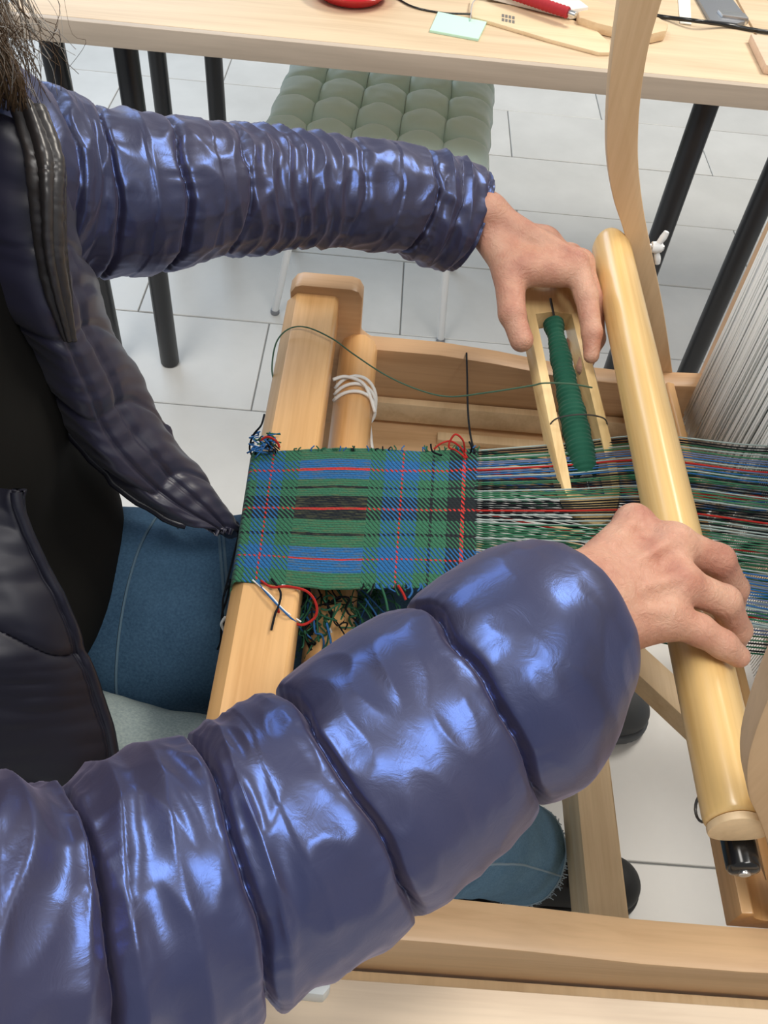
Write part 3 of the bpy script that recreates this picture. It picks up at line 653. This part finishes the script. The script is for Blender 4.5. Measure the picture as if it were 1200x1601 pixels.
# ================================================================== PERSON
person = thing('person', (-.38, .50, 0), 'person in a dark blue puffer jacket, black top and jeans, weaving with both hands', 'person')
def chain(J, R, k=None): return [(J[i], J[i+1], R[i], R[i+1]) for i in range(len(J)-1)]
def sdf_groups(groups, kg=.006):
    def fn(X):
        tot = None
        for caps, k in groups:
            d_ = None
            for c_ in caps:
                s_ = sd_ell(X, c_[1], c_[2]) if isinstance(c_[0], str) else sd_cap(X, *c_)
                d_ = s_ if d_ is None else smin(d_, s_, k)
            tot = d_ if tot is None else smin(tot, d_, kg)
        return tot
    return fn
def bounds(groups, pad=.012):
    lo = np.full(3, 9.); hi = -lo
    for caps, k in groups:
        for c_ in caps:
            if isinstance(c_[0], str): q = [(np.array(c_[1]), max(c_[2]))]
            else: q = [(np.array(c_[0]), c_[2]), (np.array(c_[1]), c_[3])]
            for p_, r0 in q: lo = np.minimum(lo, p_-r0); hi = np.maximum(hi, p_+r0)
    return lo-pad, hi+pad
def mkhand(J, arm0, extra=(), fs=1.):
    """J: dict of joint pixel/height triples; returns verts, faces"""
    g = {k: [at(a, b, z=c) for a, b, c in v] for k, v in J.items()}
    W = g['wrist'][0]; W2 = g['wrist'][1]; mid = (W+W2)/2
    palm = [(arm0, mid, .027, .024), (W, W2, .019, .019)]
    for f, r0, r1 in (('index', .0165, .0120), ('middle', .0165, .0120), ('ring', .0155, .0115), ('pinky', .0145, .0105)):
        b = W.lerp(W2, {'index': .1, 'middle': .4, 'ring': .7, 'pinky': 1.}[f]); palm.append((b, g[f][0], r0, r1))
    palm.append((g['index'][0], g['middle'][0], .0105, .0105)); palm.append((g['middle'][0], g['ring'][0], .0105, .0105)); palm.append((g['ring'][0], g['pinky'][0], .0100, .0095))
    c_ = (g['middle'][0]+g['ring'][0]+W+W2)/4-Vector((0, 0, .006)); palm.append((W.lerp(W2, .5)*.5+c_*.5, c_, .02, .017))
    for (a1, b1, r1, r2) in extra: palm.append((at(a1[0], a1[1], z=a1[2]), at(b1[0], b1[1], z=b1[2]), r1, r2))
    up = Vector((0, -.1, 1)).normalized()
    tend = []
    for f, w_ in (('index', .15), ('middle', .4), ('ring', .65), ('pinky', .9)):
        b = W.lerp(W2, w_); m_ = g[f][0]; tend.append((b.lerp(m_, .45)+up*.0135, m_+up*.0102, .0022, .0040))
    grp = [(palm+chain(g['thumb'][:3], [.017, .0145, .0125]), .010)]
    rr = {'index': [.0118, .0104, .0092, .0072], 'middle': [.0120, .0108, .0094, .0074], 'ring': [.0116, .0102, .009, .0072], 'pinky': [.0108, .0098, .0088, .0072]}
    fn_l = []
    for f in rr: fn_l.append((chain(g[f], [q_*fs for q_ in rr[f]]), .004))
    fn_l.append((chain(g['thumb'][1:], [.0140, .0122, .0120, .0092][:len(g['thumb'])-1]), .004))
    allg = grp+fn_l
    def fn(X):
        P0 = None
        for c in grp[0][0]:
            s_ = sd_cap(X, *c); P0 = s_ if P0 is None else smin(P0, s_, .011)
        for c in tend: P0 = smin(P0, sd_cap(X, *c), .005)
        F0 = None
        for caps, k in fn_l:
            d_ = None
            for c in caps:
                s_ = sd_cap(X, *c); d_ = s_ if d_ is None else smin(d_, s_, k)
            F0 = d_ if F0 is None else smin(F0, d_, .0025)
        return smin(P0, F0, .007)
    lo, hi = bounds(allg); V, F = surf_nets(fn, lo, hi, .0013); return V, F, g
HR = {'wrist': [(905, 905, .822), (945, 985, .812)],
      'thumb': [(950, 900, .800), (985, 900, .780), (1008, 905, .762), (1022, 930, .745)],
      'index': [(990, 818, .810), (1008, 832, .788), (1012, 862, .768), (1018, 885, .752)],
      'middle': [(1052, 850, .818), (1122, 876, .803), (1147, 920, .775), (1146, 952, .752)],
      'ring': [(1062, 912, .817), (1132, 940, .803), (1152, 985, .774), (1146, 1010, .752)],
      'pinky': [(1040, 966, .810), (1092, 985, .802), (1130, 1008, .795), (1154, 1026, .787)]}
HL = {'wrist': [(762, 330, .815), (752, 352, .785)],
      'thumb': [(768, 372, .792), (795, 425, .780), (800, 490, .764), (815, 532, .750)],
      'index': [(898, 412, .790), (916, 462, .776), (925, 520, .757), (924, 556, .742)],
      'middle': [(906, 412, .770), (926, 470, .750), (930, 530, .728), (912, 575, .712)],
      'ring': [(890, 402, .750), (918, 450, .725), (915, 500, .707), (893, 540, .702)],
      'pinky': [(870, 392, .735), (898, 440, .712), (893, 480, .700), (876, 505, .697)]}
armR = at(850, 1000, z=.825); armL = at(702, 346, D=.958)
VR, FR, gR = mkhand(HR, armR, [((935, 985, .805), (1030, 972, .803), .021, .013), ((930, 900, .812), (985, 850, .806), .018, .015)], 1.14); VL, FL_, gL = mkhand(HL, armL, [((775, 375, .79), (818, 420, .785), .018, .017), ((818, 420, .785), (878, 425, .785), .017, .016), ((850, 380, .785), (850, 415, .785), .018, .017)], 1.12)
# rest of the body (skin), coarse
eR = at(330, 1380, D=.53); shR = Vector((-.39, .30, .98)); eL = at(330, 300, D=.82); shL = Vector((-.39, .70, .98))
hd_c = Vector((-.27, .50, 1.31))
bg_ = [([('e', (-.38, .50, .62), (.12, .165, .13)), ('e', (-.40, .50, .80), (.11, .15, .16)), ('e', (-.40, .50, .93), (.10, .16, .09)), (shR, shL, .045, .045), ((-.38, .5, 1.0), hd_c-Vector((.03, 0, .05)), .055, .05)], .05),
       (chain([shR, at(-500, 950, D=.43), at(-185, 1440, D=.425), at(252, 1406, D=.495), at(456, 1300, D=.528), at(737, 1102, D=.57), armR], [.044, .036, .036, .034, .034, .030, .024]), .02), (chain([shL, at(-130, 210, D=.64), at(-5, 267, D=.69), at(90, 292, D=.735), at(260, 305, D=.79), at(410, 300, D=.85), at(590, 307, D=.915), armL], [.048, .045, .043, .040, .034, .030, .025, .023]), .02),
       (chain([(-.38, .54, .51), (-.2, .507, .50), (.03, .54, .49), (.32, .69, .12)], [.085, .075, .055, .038]), .03), (chain([(-.38, .35, .51), (-.2, .312, .50), (.0, .315, .49), (.25, .43, .11)], [.085, .07, .055, .038]), .03)]
Vb, Fb = surf_nets(sdf_groups(bg_, .03), *bounds(bg_, .03), .009)
def headfn(X):
    c_ = np.array(hd_c)
    d_ = sd_ell(X, c_+[-.012, 0, .03], (.098, .076, .088))
    d_ = smin(d_, sd_ell(X, c_+[.022, 0, -.035], (.062, .058, .072)), .03)
    d_ = smin(d_, sd_ell(X, c_+[.058, 0, -.088], (.022, .026, .016)), .02)
    d_ = smin(d_, sd_cap(X, c_+[.086, 0, .010], c_+[.104, 0, -.026], .007, .012), .012)
    for s in (-1, 1):
        d_ = smin(d_, sd_cap(X, c_+[.105, .009*s, -.030], c_+[.098, .013*s, -.030], .005, .004), .005)
        d_ = -smin(-d_, sd_ell(X, c_+[.092, .031*s, .008], (.014, .016, .010)), .010)
        d_ = smin(d_, sd_ell(X, c_+[.076, .031*s, .006], (.012, .013, .011)), .003)
        d_ = smin(d_, sd_ell(X, c_+[-.012, .078*s, -.008], (.017, .008, .030)), .004)
        d_ = smin(d_, sd_ell(X, c_+[.062, .040*s, -.035], (.018, .018, .016)), .02)
    d_ = smin(d_, sd_cap(X, c_+[.086, -.018, -.055], c_+[.086, .018, -.055], .005, .005), .004)
    d_ = smin(d_, sd_cap(X, c_+[.083, -.016, -.065], c_+[.083, .016, -.065], .006, .006), .004)
    d_ = smin(d_, sd_cap(X, c_+[-.035, 0, -.06], np.array((-.345, .5, 1.05)), .052, .055), .03); return d_
Vh, Fh = surf_nets(headfn, hd_c-Vector((.14, .11, .22)), hd_c+Vector((.13, .11, .15)), .0042)
VV = []; FF = []; o_ = 0
for V_, F_ in ((VR, FR), (VL, FL_), (Vb, Fb), (Vh, Fh)): VV.append(V_); FF.append(F_+o_); o_ += len(V_)
body = link('body', mesh_np('body', np.concatenate(VV), np.concatenate(FF)), SK, person)
eye_w = mat('eye_white', (.8, .78, .75), .2); iris_m = mat('iris', (.06, .10, .12), .2)
for s_e in (-1, 1):
    ec = hd_c+Vector((.0785, .031*s_e, .006)); ey = lathe('eye', [(.0125*math.sin(t), .0125*math.cos(t)) for t in np.linspace(0, math.pi, 14)], ec, eye_w, body, 20, 'x')
    lathe('iris', [(.0, .0131), (.0045, .0124), (.0055, .0116)], ec, iris_m, ey, 16, 'x')
    tube('eyebrow', [hd_c+Vector((.090, s_e*.014, .026)), hd_c+Vector((.089, s_e*.030, .031)), hd_c+Vector((.078, s_e*.046, .027))], [.001, .0022, .001], mat('brow', (.16, .12, .09), .8), body, 6, 12)
# shirt
sg = [([('e', (-.37, .50, .60), (.142, .180, .13)), ('e', (-.385, .50, .78), (.135, .165, .17)), ('e', (-.39, .50, .92), (.115, .17, .09)), ((-.39, .32, .98), (-.39, .68, .98), .058, .058), ((-.38, .5, 1.0), (-.34, .5, 1.07), .068, .06)], .05)]
Vs, Fs = surf_nets(sdf_groups(sg), *bounds(sg, .03), .009)
for v in Vs:
    v[:] = v+np.array([1, 0, 0])*.006*noise.noise(Vector(v*9))
link('shirt', mesh_np('shirt', Vs, Fs), shirt_m, person)
# jeans
def jeans(Vn, hip, knee, hem, rs_j, m, nm):
    g_ = [(chain([hip, knee, hem], rs_j), .03)]; V_, F_ = surf_nets(sdf_groups(g_), *bounds(g_, .03), .007); return V_, F_
def leg_tube(P_, R_, nm, m, parent, wr=.004, cuff=True):
    n1, n2 = 170, 72; c_ = catmull(P_, n1); rr = np.interp(np.linspace(0, len(R_)-1, n1), range(len(R_)), R_)
    T = np.gradient(c_, axis=0); T /= np.linalg.norm(T, axis=1)[:, None]; G = np.zeros((n1, n2, 3))
    for i in range(n1):
        u = np.cross(T[i], [0, 1, 0]); u /= np.linalg.norm(u); v = np.cross(T[i], u)
        for j in range(n2):
            a = 2*math.pi*j/n2; dd = u*math.cos(a)+v*math.sin(a); q = c_[i]+dd*rr[i]
            G[i, j] = q+dd*(wr*noise.noise(Vector((i*.09, math.cos(a)*1.3, math.sin(a)*1.3)))+wr*.4*noise.noise(Vector((i*.25, math.cos(a)*3, math.sin(a)*3))))
    o = link(nm, grid_me(nm, G, True), m, parent); s_ = o.modifiers.new('s', 'SOLIDIFY'); s_.thickness = .003; s_.offset = -1; return o, G
jn = bpy.data.objects.new('jeans', None); C.objects.link(jn); jn.parent = person
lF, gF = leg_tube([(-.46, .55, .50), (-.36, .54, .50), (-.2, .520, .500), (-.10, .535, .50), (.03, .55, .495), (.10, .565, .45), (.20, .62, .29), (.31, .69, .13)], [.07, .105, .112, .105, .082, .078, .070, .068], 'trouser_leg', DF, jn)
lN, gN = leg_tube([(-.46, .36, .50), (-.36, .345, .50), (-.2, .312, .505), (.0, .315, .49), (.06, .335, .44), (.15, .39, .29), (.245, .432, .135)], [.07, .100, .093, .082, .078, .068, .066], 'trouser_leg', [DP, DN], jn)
lab(lF, 'blue far trouser leg, painted darker as shaded by the jacket'); lab(lN, 'faded near trouser leg with frayed hem, thigh painted as lit')
mi = [1 if (sum(lN.data.vertices[i].co.x for i in p_.vertices)/4+person.location.x) > .03 else 0 for p_ in lN.data.polygons]; lN.data.polygons.foreach_set('material_index', mi)
Vs, Fs = surf_nets(sdf_groups([([('e', (-.40, .46, .52), (.14, .185, .115))], .05)]), (-.6, .25, .36), (-.2, .75, .68), .009)
link('trouser_seat', mesh_np('seat', Vs, Fs), DN, jn)
# frayed hem threads
fr = []; dpale = mat('frayed_thread', (.42, .52, .60), .9)
for Gx in (gN,):
    E_ = Gx[-1]; inn = Gx[-1]-Gx[-5]; 
    for k in range(260):
        j = r_.uniform(0, 72); a = E_[int(j) % 72]*(1-(j % 1))+E_[(int(j)+1) % 72]*(j % 1); dd = inn[int(j) % 72]; dd = dd/np.linalg.norm(dd)
        q = [a-dd*.004, a+dd*r_.uniform(.001, .005)+np.array([r_.uniform(-.003, .003) for _ in range(3)]), a+dd*r_.uniform(.004, .010)+np.array([r_.uniform(-.005, .005) for _ in range(3)])]
        fr.append((q, .0006))
    fr.append((catmull([E_[10]*0+Vector(at(806, 1398, z=.135)), at(806, 1412, z=.12), at(803, 1426, z=.10)], 8), .0012))
ff = tubes('frayed_threads', fr, dpale, lN, 4); ff['kind'] = 'stuff'
sm_ = [gN[int(i)][50]+0 for i in np.linspace(90, 168, 60)]
js = max(range(72), key=lambda j: np.dot(gN[165][j]-gN[165].mean(0), np.array([-.25, -.35, .9])))
seam_m = mat('seam_thread', (.30, .42, .52), .9)
tube('seam', [Vector(gN[int(i)][js])+Vector((0, 0, .001)) for i in np.linspace(100, 168, 60)], .0014, seam_m, lN, 5)
tube('seam', [Vector(gN[168][int(j) % 72])*1.0 for j in np.linspace(0, 72, 73)], .0018, seam_m, lN, 5)
xw = at(335, 950, z=.6).x
for xs_ in (xw, xw-.004, at(212, 900, z=.6).x):
    it = min(range(10, 100), key=lambda q_: abs(gF[q_][:, 0].mean()-xs_)); tube('seam', [Vector(gF[it][int(j_) % 72])*1. for j_ in range(73)], .0016, mat('seam_dark', (.10, .17, .23), .9), lF, 5)
# shoes
def shoe(ank, toe, m1, m2, label):
    a = np.array(ank); t = np.array(toe); dd = (t-a); dd[2] = 0; ln = np.linalg.norm(dd); dd /= ln; heel = a-dd*.055; heel[2] = .04
    g_ = [([(heel, a*[1, 1, 0]+[0, 0, .05], .036, .040), (a*[1, 1, 0]+[0, 0, .05], (t-dd*.05)*[1, 1, 0]+[0, 0, .036], .042, .036), ((t-dd*.06)*[1, 1, 0]+[0, 0, .036], (t-dd*.034)*[1, 1, 0]+[0, 0, .034], .036, .034), (a*[1, 1, 0]+[0, 0, .05], a*[1, 1, 0]+[0, 0, .105], .04, .037)], .02)]
    f0 = sdf_groups(g_)
    V_, F_ = surf_nets(lambda X: np.maximum(f0(X), .018-X[..., 2]), *bounds(g_, .02), .005)
    s_ = lab(link('shoe', mesh_np('shoe', V_, F_), m1, person), label)
    V2, F2 = surf_nets(lambda X: np.maximum(f0(X*np.array([1, 1, 0])+np.array([0, 0, .036]))-.004, np.abs(X[..., 2]-.0105)-.0100), *bounds(g_, .02), .004)
    link('sole', mesh_np('sole', V2, F2), m2, s_)
    side = np.array([-dd[1], dd[0], 0])
    for k in range(4):
        c_ = a+dd*(.045+.022*k); z = .092-.007*k; tube('lace', [c_+side*.024+[0, 0, z-c_[2]-.010], c_+[0, 0, z-c_[2]-.001], c_-side*.024+[0, 0, z-c_[2]-.010]], .0022, mat('lace', (.03, .03, .03), .8), s_, 6, 12)
shoe((.258, .434, .09), (.438, .432, .05), mat('shoe_black', (.008, .008, .008), .6), mat('sole_black', (.012, .012, .012), .5), 'black near shoe')
shoe((.325, .69, .09), (.492, .715, .05), mat('shoe_grey', (.06, .065, .07), .6), mat('sole_grey', (.10, .11, .12), .5), 'dark grey far shoe')
# -------- jacket
jk = bpy.data.objects.new('jacket', None); C.objects.link(jk); jk.parent = person
def sleeve(stations, seams, nm, nA=420, nT=168, flat_=1., wr=.004, crease=.012, cuff_in=True, bunch=None, seed=0., puff=.010, calm=None):
    S_ = np.array([[*at(a[0], a[1], D=d_), *at(b[0], b[1], D=d_)] if d_ else [*a, *b] for a, b, d_ in stations])
    Sf = catmull(S_, nA); A_ = Sf[:, :3]; B_ = Sf[:, 3:]; c_ = (A_+B_)/2; r0 = np.linalg.norm(A_-B_, axis=1)/2
    u_ = (A_-B_)/(2*r0[:, None]); T = np.gradient(c_, axis=0); T /= np.linalg.norm(T, axis=1)[:, None]
    T = T-u_*(T*u_).sum(1)[:, None]; T /= np.linalg.norm(T, axis=1)[:, None]; v_ = np.cross(T, u_)
    L_ = np.concatenate([[0], np.cumsum(np.linalg.norm(np.diff(c_, axis=0), axis=1))]); ns_ = len(stations)-1
    ss = [(np.interp(q[0]/ns_*(nA-1), range(nA), L_), q[1]) for q in seams]      # (arc position, depth factor)
    G = np.zeros((nA, nT, 3))
    for j in range(nT):
        a = 2*math.pi*j/nT; ca, sa = math.cos(a), math.sin(a); base = u_*ca+v_*sa*flat_
        for i in range(nA):
            l = L_[i]; wob = .006*noise.noise(Vector((ca*1.6, sa*1.6, l*3+seed)))
            best = 9; pl = -9; nx = 9; dep = 1
            for sl_, dp in ss:
                s_ = sl_+wob+.004*noise.noise(Vector((ca*2+sl_*70, sa*2, seed)))
                q = l-s_
                if abs(q) < best: best = abs(q); dep = dp
                if q >= 0: pl = max(pl, s_)
                else: nx = min(nx, s_)
            half = .5*(min(nx, L_[-1]+.02)-max(pl, -.02)); e = min(1., best/max(half, .004))
            pf = puff*min(1, half/.03)*dep*(1-(1-e)**7)
            cr_ = -crease*dep*math.exp(-(best/.0027)**2)*(1+.35*noise.noise(Vector((ca*9, sa*9, l*4))))
            pk = .0018*dep*math.exp(-(best/.018)**2)*noise.noise(Vector((ca*14, sa*14, l*20+seed)))
            w1 = wr*noise.noise(Vector((ca*1.5+seed, sa*1.5, l*22)))
            w2 = wr*.5*(1-abs(noise.noise(Vector((ca*2.2+9, sa*2.2+seed, l*46))))*3)
            bn = 0; cal = calm[0]+(1-calm[0])*min(1, max(0, (i/nA*ns_-calm[1])/2.)) if calm else 1.
            w1 *= cal; w2 *= cal; pk *= cal
            if bunch:
                for b0, b1, amp, fq in bunch:
                    q0 = np.interp(b0/ns_*(nA-1), range(nA), L_); q1 = np.interp(b1/ns_*(nA-1), range(nA), L_)
                    if q0 < l < q1:
                        env = math.sin(math.pi*(l-q0)/(q1-q0)); ph = fq*(l+.012*noise.noise(Vector((ca*1.1, sa*1.1, l*6+seed)))+.010*ca)
                        bn += amp*env*(1-2*abs(math.sin(ph)))*(.5+.8*abs(noise.noise(Vector((ca*2, sa*2, l*14)))))
            r = r0[i]+pf-puff*.6+cr_+pk+w1+w2-wr*.3+bn
            G[i, j] = c_[i]+base[i]*r
    return G, c_, u_, v_, T, r0
# near sleeve: cuff to shoulder
stR = [((846, 856), (950, 1062), .595), ((818, 850), (952, 1112), .59), ((765, 862), (925, 1180), .583), ((705, 898), (892, 1225), .577), ((640, 942), (835, 1262), .57), ((562, 985), (765, 1328), .56), ((492, 1030), (702, 1385), .55),
       ((430, 1075), (642, 1432), .541), ((368, 1108), (545, 1492), .528), ((308, 1138), (425, 1560), .515), ((205, 1172), (300, 1640), .495), ((100, 1230), (130, 1690), .47), ((0, 1222), (-30, 1720), .445), ((-150, 1190), (-220, 1690), .425), ((-300, 1040), (-480, 1500), .42), ((-380, 800), (-640, 1100), .43)]
_a, _b = at(-380, 800, D=.43), at(-640, 1100, D=.43); _dv = (_a-_b).normalized()
for _c, _r in ((Vector((-.375, .275, .945)), .078), (Vector((-.395, .335, .985)), .074)): stR.append((tuple(_c+_dv*_r), tuple(_c-_dv*_r), None))
GR_, cR, uR, vR, TR_, rR = sleeve(stR, [(4, 1.), (7, 1.), (9.15, .9), (11, .9), (13, .8)], 'sleeve', 460, 170, .95, .0030, .010, seed=2., puff=.006, calm=(.45, 6.5), bunch=[(8.0, 9.6, .0022, 120.), (9.2, 13.0, .0042, 100.)])
def close_cuff(G, c0, T0, depth=.04, shrink=.72, first=True):
    r = G[0] if first else G[-1]; rows = []
    for k in range(8):
        s = (k+1)/8; rows.append(c0+(r-c0)*(1-(1-shrink)*s**.7)+T0*((depth*(s-.0)**1.6-.006*math.sin(s*math.pi))*(1 if first else -1)))
    rows = np.array(rows); return np.concatenate([rows[::-1], G]) if first else np.concatenate([G, rows])
GR_ = close_cuff(GR_, cR[0], TR_[0], .05, .62, True)
slR = lab(link('sleeve', grid_me('sleeve', GR_, True), JK, jk), 'puffy near sleeve with deep stitched seams')
stL = [((-150, 20), (-110, 400), .64), ((-30, 110), (20, 425), .69), ((70, 152), (110, 432), .735), ((165, 177), (200, 432), .765), ((245, 189), (275, 422), .79), ((325, 194), (350, 405), .82), ((400, 203), (420, 396), .85), ((500, 210), (505, 388), .885), ((595, 222), (585, 392), .915), ((655, 232), (632, 398), .935), ((700, 243), (665, 412), .948), ((735, 256), (690, 426), .957), ((752, 264), (706, 428), .962)]
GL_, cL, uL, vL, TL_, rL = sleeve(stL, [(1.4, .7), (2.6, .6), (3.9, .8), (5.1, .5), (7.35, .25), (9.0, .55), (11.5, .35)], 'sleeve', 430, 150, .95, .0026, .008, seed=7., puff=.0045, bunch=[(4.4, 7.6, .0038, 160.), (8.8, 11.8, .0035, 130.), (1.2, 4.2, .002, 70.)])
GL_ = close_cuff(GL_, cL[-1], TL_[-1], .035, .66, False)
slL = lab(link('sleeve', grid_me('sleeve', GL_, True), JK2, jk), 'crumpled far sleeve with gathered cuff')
def patch(rows, nu_, nv_, fn=None):
    R0 = [catmull([at(a, b, D=c_) for a, b, c_ in row], nv_) for row in rows]; R0 = np.array(R0)
    G = np.stack([catmull(R0[:, j], nu_) for j in range(nv_)], 1)
    du = np.gradient(G, axis=0); dv = np.gradient(G, axis=1); nn = np.cross(du, dv); nn /= np.linalg.norm(nn, axis=2)[..., None]+1e-9
    cv = np.array([0, 0, CAM_H])-G; sg_ = np.sign((nn*cv).sum(2))[..., None]; nn = nn*sg_
    if fn is not None:
        for i in range(nu_):
            for j in range(nv_): G[i, j] += nn[i, j]*fn(i/(nu_-1), j/(nv_-1), G[i, j])
    return G, nn
def quilt(k, amp, wr, zipv=None):
    def f(u, v, p_):
        s = u*k+.25*noise.noise(Vector((u*3, v*3, 1))); e = abs((s % 1)-.5)*2; q = amp*(1-e**3)-amp*.9*math.exp(-((1-e)/.10)**2)
        q += wr*noise.noise(Vector((p_[0]*18, p_[1]*18, p_[2]*30)))+wr*.6*noise.noise(Vector((u*30, v*5, 2)))
        if zipv:
            for z_ in zipv: q -= .004*math.exp(-((v-z_)/.012)**2)
        return q
    return f
rowsF = [[(-90, 150, .60), (10, 180, .60), (70, 212, .62), (105, 238, .68), (112, 250, .74), (80, 260, .80)],
         [(-90, 330, .63), (15, 340, .62), (75, 350, .63), (115, 370, .68), (138, 400, .76), (110, 410, .82)],
         [(-70, 440, .67), (20, 470, .65), (92, 500, .66), (145, 475, .70), (165, 500, .78), (130, 520, .84)],
         [(-10, 500, .73), (60, 560, .70), (130, 605, .70), (188, 575, .74), (216, 595, .80), (180, 620, .86)],
         [(70, 620, .76), (122, 670, .73), (180, 705, .74), (240, 675, .77), (277, 695, .83), (250, 720, .88)],
         [(175, 750, .79), (218, 770, .77), (262, 782, .78), (308, 760, .80), (338, 775, .85), (310, 790, .88)],
         [(290, 822, .80), (315, 826, .80), (343, 829, .81), (364, 826, .82), (380, 830, .84), (360, 834, .86)]]
Gf, _ = patch(rowsF, 170, 90, quilt(5, .0022, .0034, (.42, .52)))
pf_ = lab(link('front_panel', grid_me('panel', Gf), JF, jk), 'quilted far front edge, hanging open'); s_ = pf_.modifiers.new('s', 'SOLIDIFY'); s_.thickness = .006; s_.offset = 1
rowsN = [[(25, 770, .60), (-20, 760, .61), (-140, 740, .62), (-260, 720, .66)],
         [(62, 880, .62), (-10, 880, .60), (-130, 880, .60), (-260, 860, .64)],
         [(118, 1000, .64), (50, 1010, .61), (-80, 1010, .59), (-250, 1000, .62)],
         [(150, 1090, .66), (80, 1100, .63), (-50, 1110, .60), (-240, 1110, .60)],
         [(178, 1200, .68), (110, 1210, .65), (-20, 1220, .62), (-230, 1220, .60)],
         [(190, 1290, .69), (110, 1320, .67), (-20, 1340, .64), (-230, 1340, .60)]]
Gn, nn_ = patch(rowsN, 130, 110, quilt(2.4, .0025, .002, (.06, .10)))
pn_ = lab(link('front_panel', grid_me('panel', Gn), JD, jk), 'dark near front panel with zip edge'); s_ = pn_.modifiers.new('s', 'SOLIDIFY'); s_.thickness = .008; s_.offset = 0
lab(tube('zip', [Vector(Gn[i][0])+Vector(nn_[i][0])*.002 for i in range(0, 130, 3)], .0042, trimm, jk, 8), 'zip edge of the near front')
lab(tube('zip', [Vector(Gf[i][2]) for i in range(0, 170, 3)], .0040, trimm, jk, 8), 'zip edge of the far front')
# jacket back and shoulders
bk = [([('e', (-.40, .50, .64), (.145, .235, .13)), ('e', (-.40, .50, .80), (.15, .235, .17)), ('e', (-.395, .50, .95), (.12, .24, .10)), ((-.37, .30, .99), (-.37, .70, .99), .085, .085)], .05)]
Vs, Fs = surf_nets(lambda X: np.maximum(sdf_groups(bk)(X)+.006*np.cos(X[..., 2]*2*np.pi/.075), np.maximum(X[..., 0]+.375, .53-X[..., 2])), (-.62, .18, .48), (-.2, .82, 1.14), .008)
lab(link('back_panel', mesh_np('back', Vs, Fs), JK, jk), 'quilted back and shoulders')
# collar band
rowsC = [[(12, 150, .60), (34, 156, .598), (58, 164, .604), (74, 176, .62)], [(38, 226, .598), (60, 236, .596), (88, 244, .603), (100, 262, .62)], [(48, 300, .603), (68, 300, .598), (88, 305, .604), (101, 312, .62)], [(58, 380, .62), (72, 384, .615), (88, 388, .618), (104, 395, .635)], [(72, 450, .64), (86, 455, .636), (98, 458, .64), (112, 462, .655)], [(104, 530, .668), (108, 531, .667), (112, 532, .668), (117, 534, .672)]]
def cf_(u, v, p_): return .0016*math.sin(v*19)+.0007*noise.noise(Vector((u*40, v*6, 0)))
Gc, _ = patch(rowsC, 120, 50, cf_); cb_ = lab(link('collar', grid_me('collar', Gc), colm, jk), 'glossy ribbed collar edge'); s_ = cb_.modifiers.new('s', 'SOLIDIFY'); s_.thickness = .004; s_.offset = 0
# hair
hr = []; hrng = random.Random(11)
hm1 = [mat('hair_grey', (.36, .34, .31), .5), mat('hair_brown', (.10, .06, .03), .45), mat('hair_light', (.50, .45, .38), .5)]
for k in range(1300):
    th_ = hrng.uniform(-math.pi*.95, math.pi*.95); ph = hrng.uniform(.05, 1.35)
    d0 = Vector((-math.cos(th_)*math.sin(ph), math.sin(th_)*math.sin(ph), math.cos(ph)))
    if abs(th_) > 2.45 and ph > .75: continue
    p0 = hd_c+Vector((-.012, 0, .03))+Vector((d0.x*.098, d0.y*.078, d0.z*.09))*1.0
    sd = 1 if p0.y > .5 else -1
    p1 = p0+Vector((d0.x*.03, d0.y*.03, -.02)); p2 = Vector((p0.x*.8-.28*.2-.02, .5+sd*(.085+hrng.uniform(-.01, .02)), 1.24)); p3 = p2+Vector((hrng.uniform(-.05, .02), hrng.uniform(-.02, .02), -.12)); p4 = p3+Vector((hrng.uniform(-.03, .03), hrng.uniform(-.03, .03), -hrng.uniform(.03, .11)))
    hr.append((catmull([p0, p1, p2, p3, p4], 14), .0006, hrng.choice([0, 0, 1, 2, 2])))
for k in range(190):    # loose strands falling forward over the far shoulder
    sx = hrng.gauss(-28, 34); ey = hrng.uniform(60, 175); d_ = hrng.uniform(.50, .60)
    ex = min(118, sx+hrng.uniform(20, 90))
    q = [hd_c+Vector((.03+hrng.uniform(-.02, .02), .075, .02)), at(sx-90, -230, D=d_-.02), at(sx-20, -60, D=d_), at(sx+hrng.uniform(-10, 40), 20+hrng.uniform(-20, 30), D=d_), at((sx+ex)/2+hrng.uniform(-22, 32), ey*.6, D=d_+.01), at(ex+hrng.uniform(-35, 10), ey, D=d_+.03)]
    hr.append((catmull(q, 22), hrng.uniform(.00014, .00026), hrng.choice([0, 1, 1, 2, 1])))
for k in range(160):
    sx = hrng.uniform(-70, 30); d_ = hrng.uniform(.55, .60); q = [hd_c+Vector((.0, .075, -.01)), at(sx-60, -60, D=d_-.02), at(sx-20, 60, D=d_), at(sx+hrng.uniform(-6, 10), 120, D=d_), at(sx+hrng.uniform(0, 20), 150+hrng.uniform(0, 25), D=d_+.02)]
    hr.append((catmull(q, 16), .0005, 1))
ho = tubes('hair', hr, hm1, person, 4); ho['kind'] = 'stuff'
# stool under the weaver
ws_ = thing('stool', (-.40, .50, 0), 'plain wooden stool the weaver sits on', 'stool')
prism('seat', [(-.40+.17*math.cos(t), .50+.17*math.sin(t)) for t in np.linspace(0, 2*np.pi, 32, endpoint=False)], 'z', .36, .385, MW['frame'], ws_, .004)
for a in (.8, 2.35, 3.93, 5.5): cyl('leg', (-.40+.16*math.cos(a), .50+.16*math.sin(a), 0), (-.40+.12*math.cos(a), .50+.12*math.sin(a), .362), .014, MW['framez'], ws_, 14)
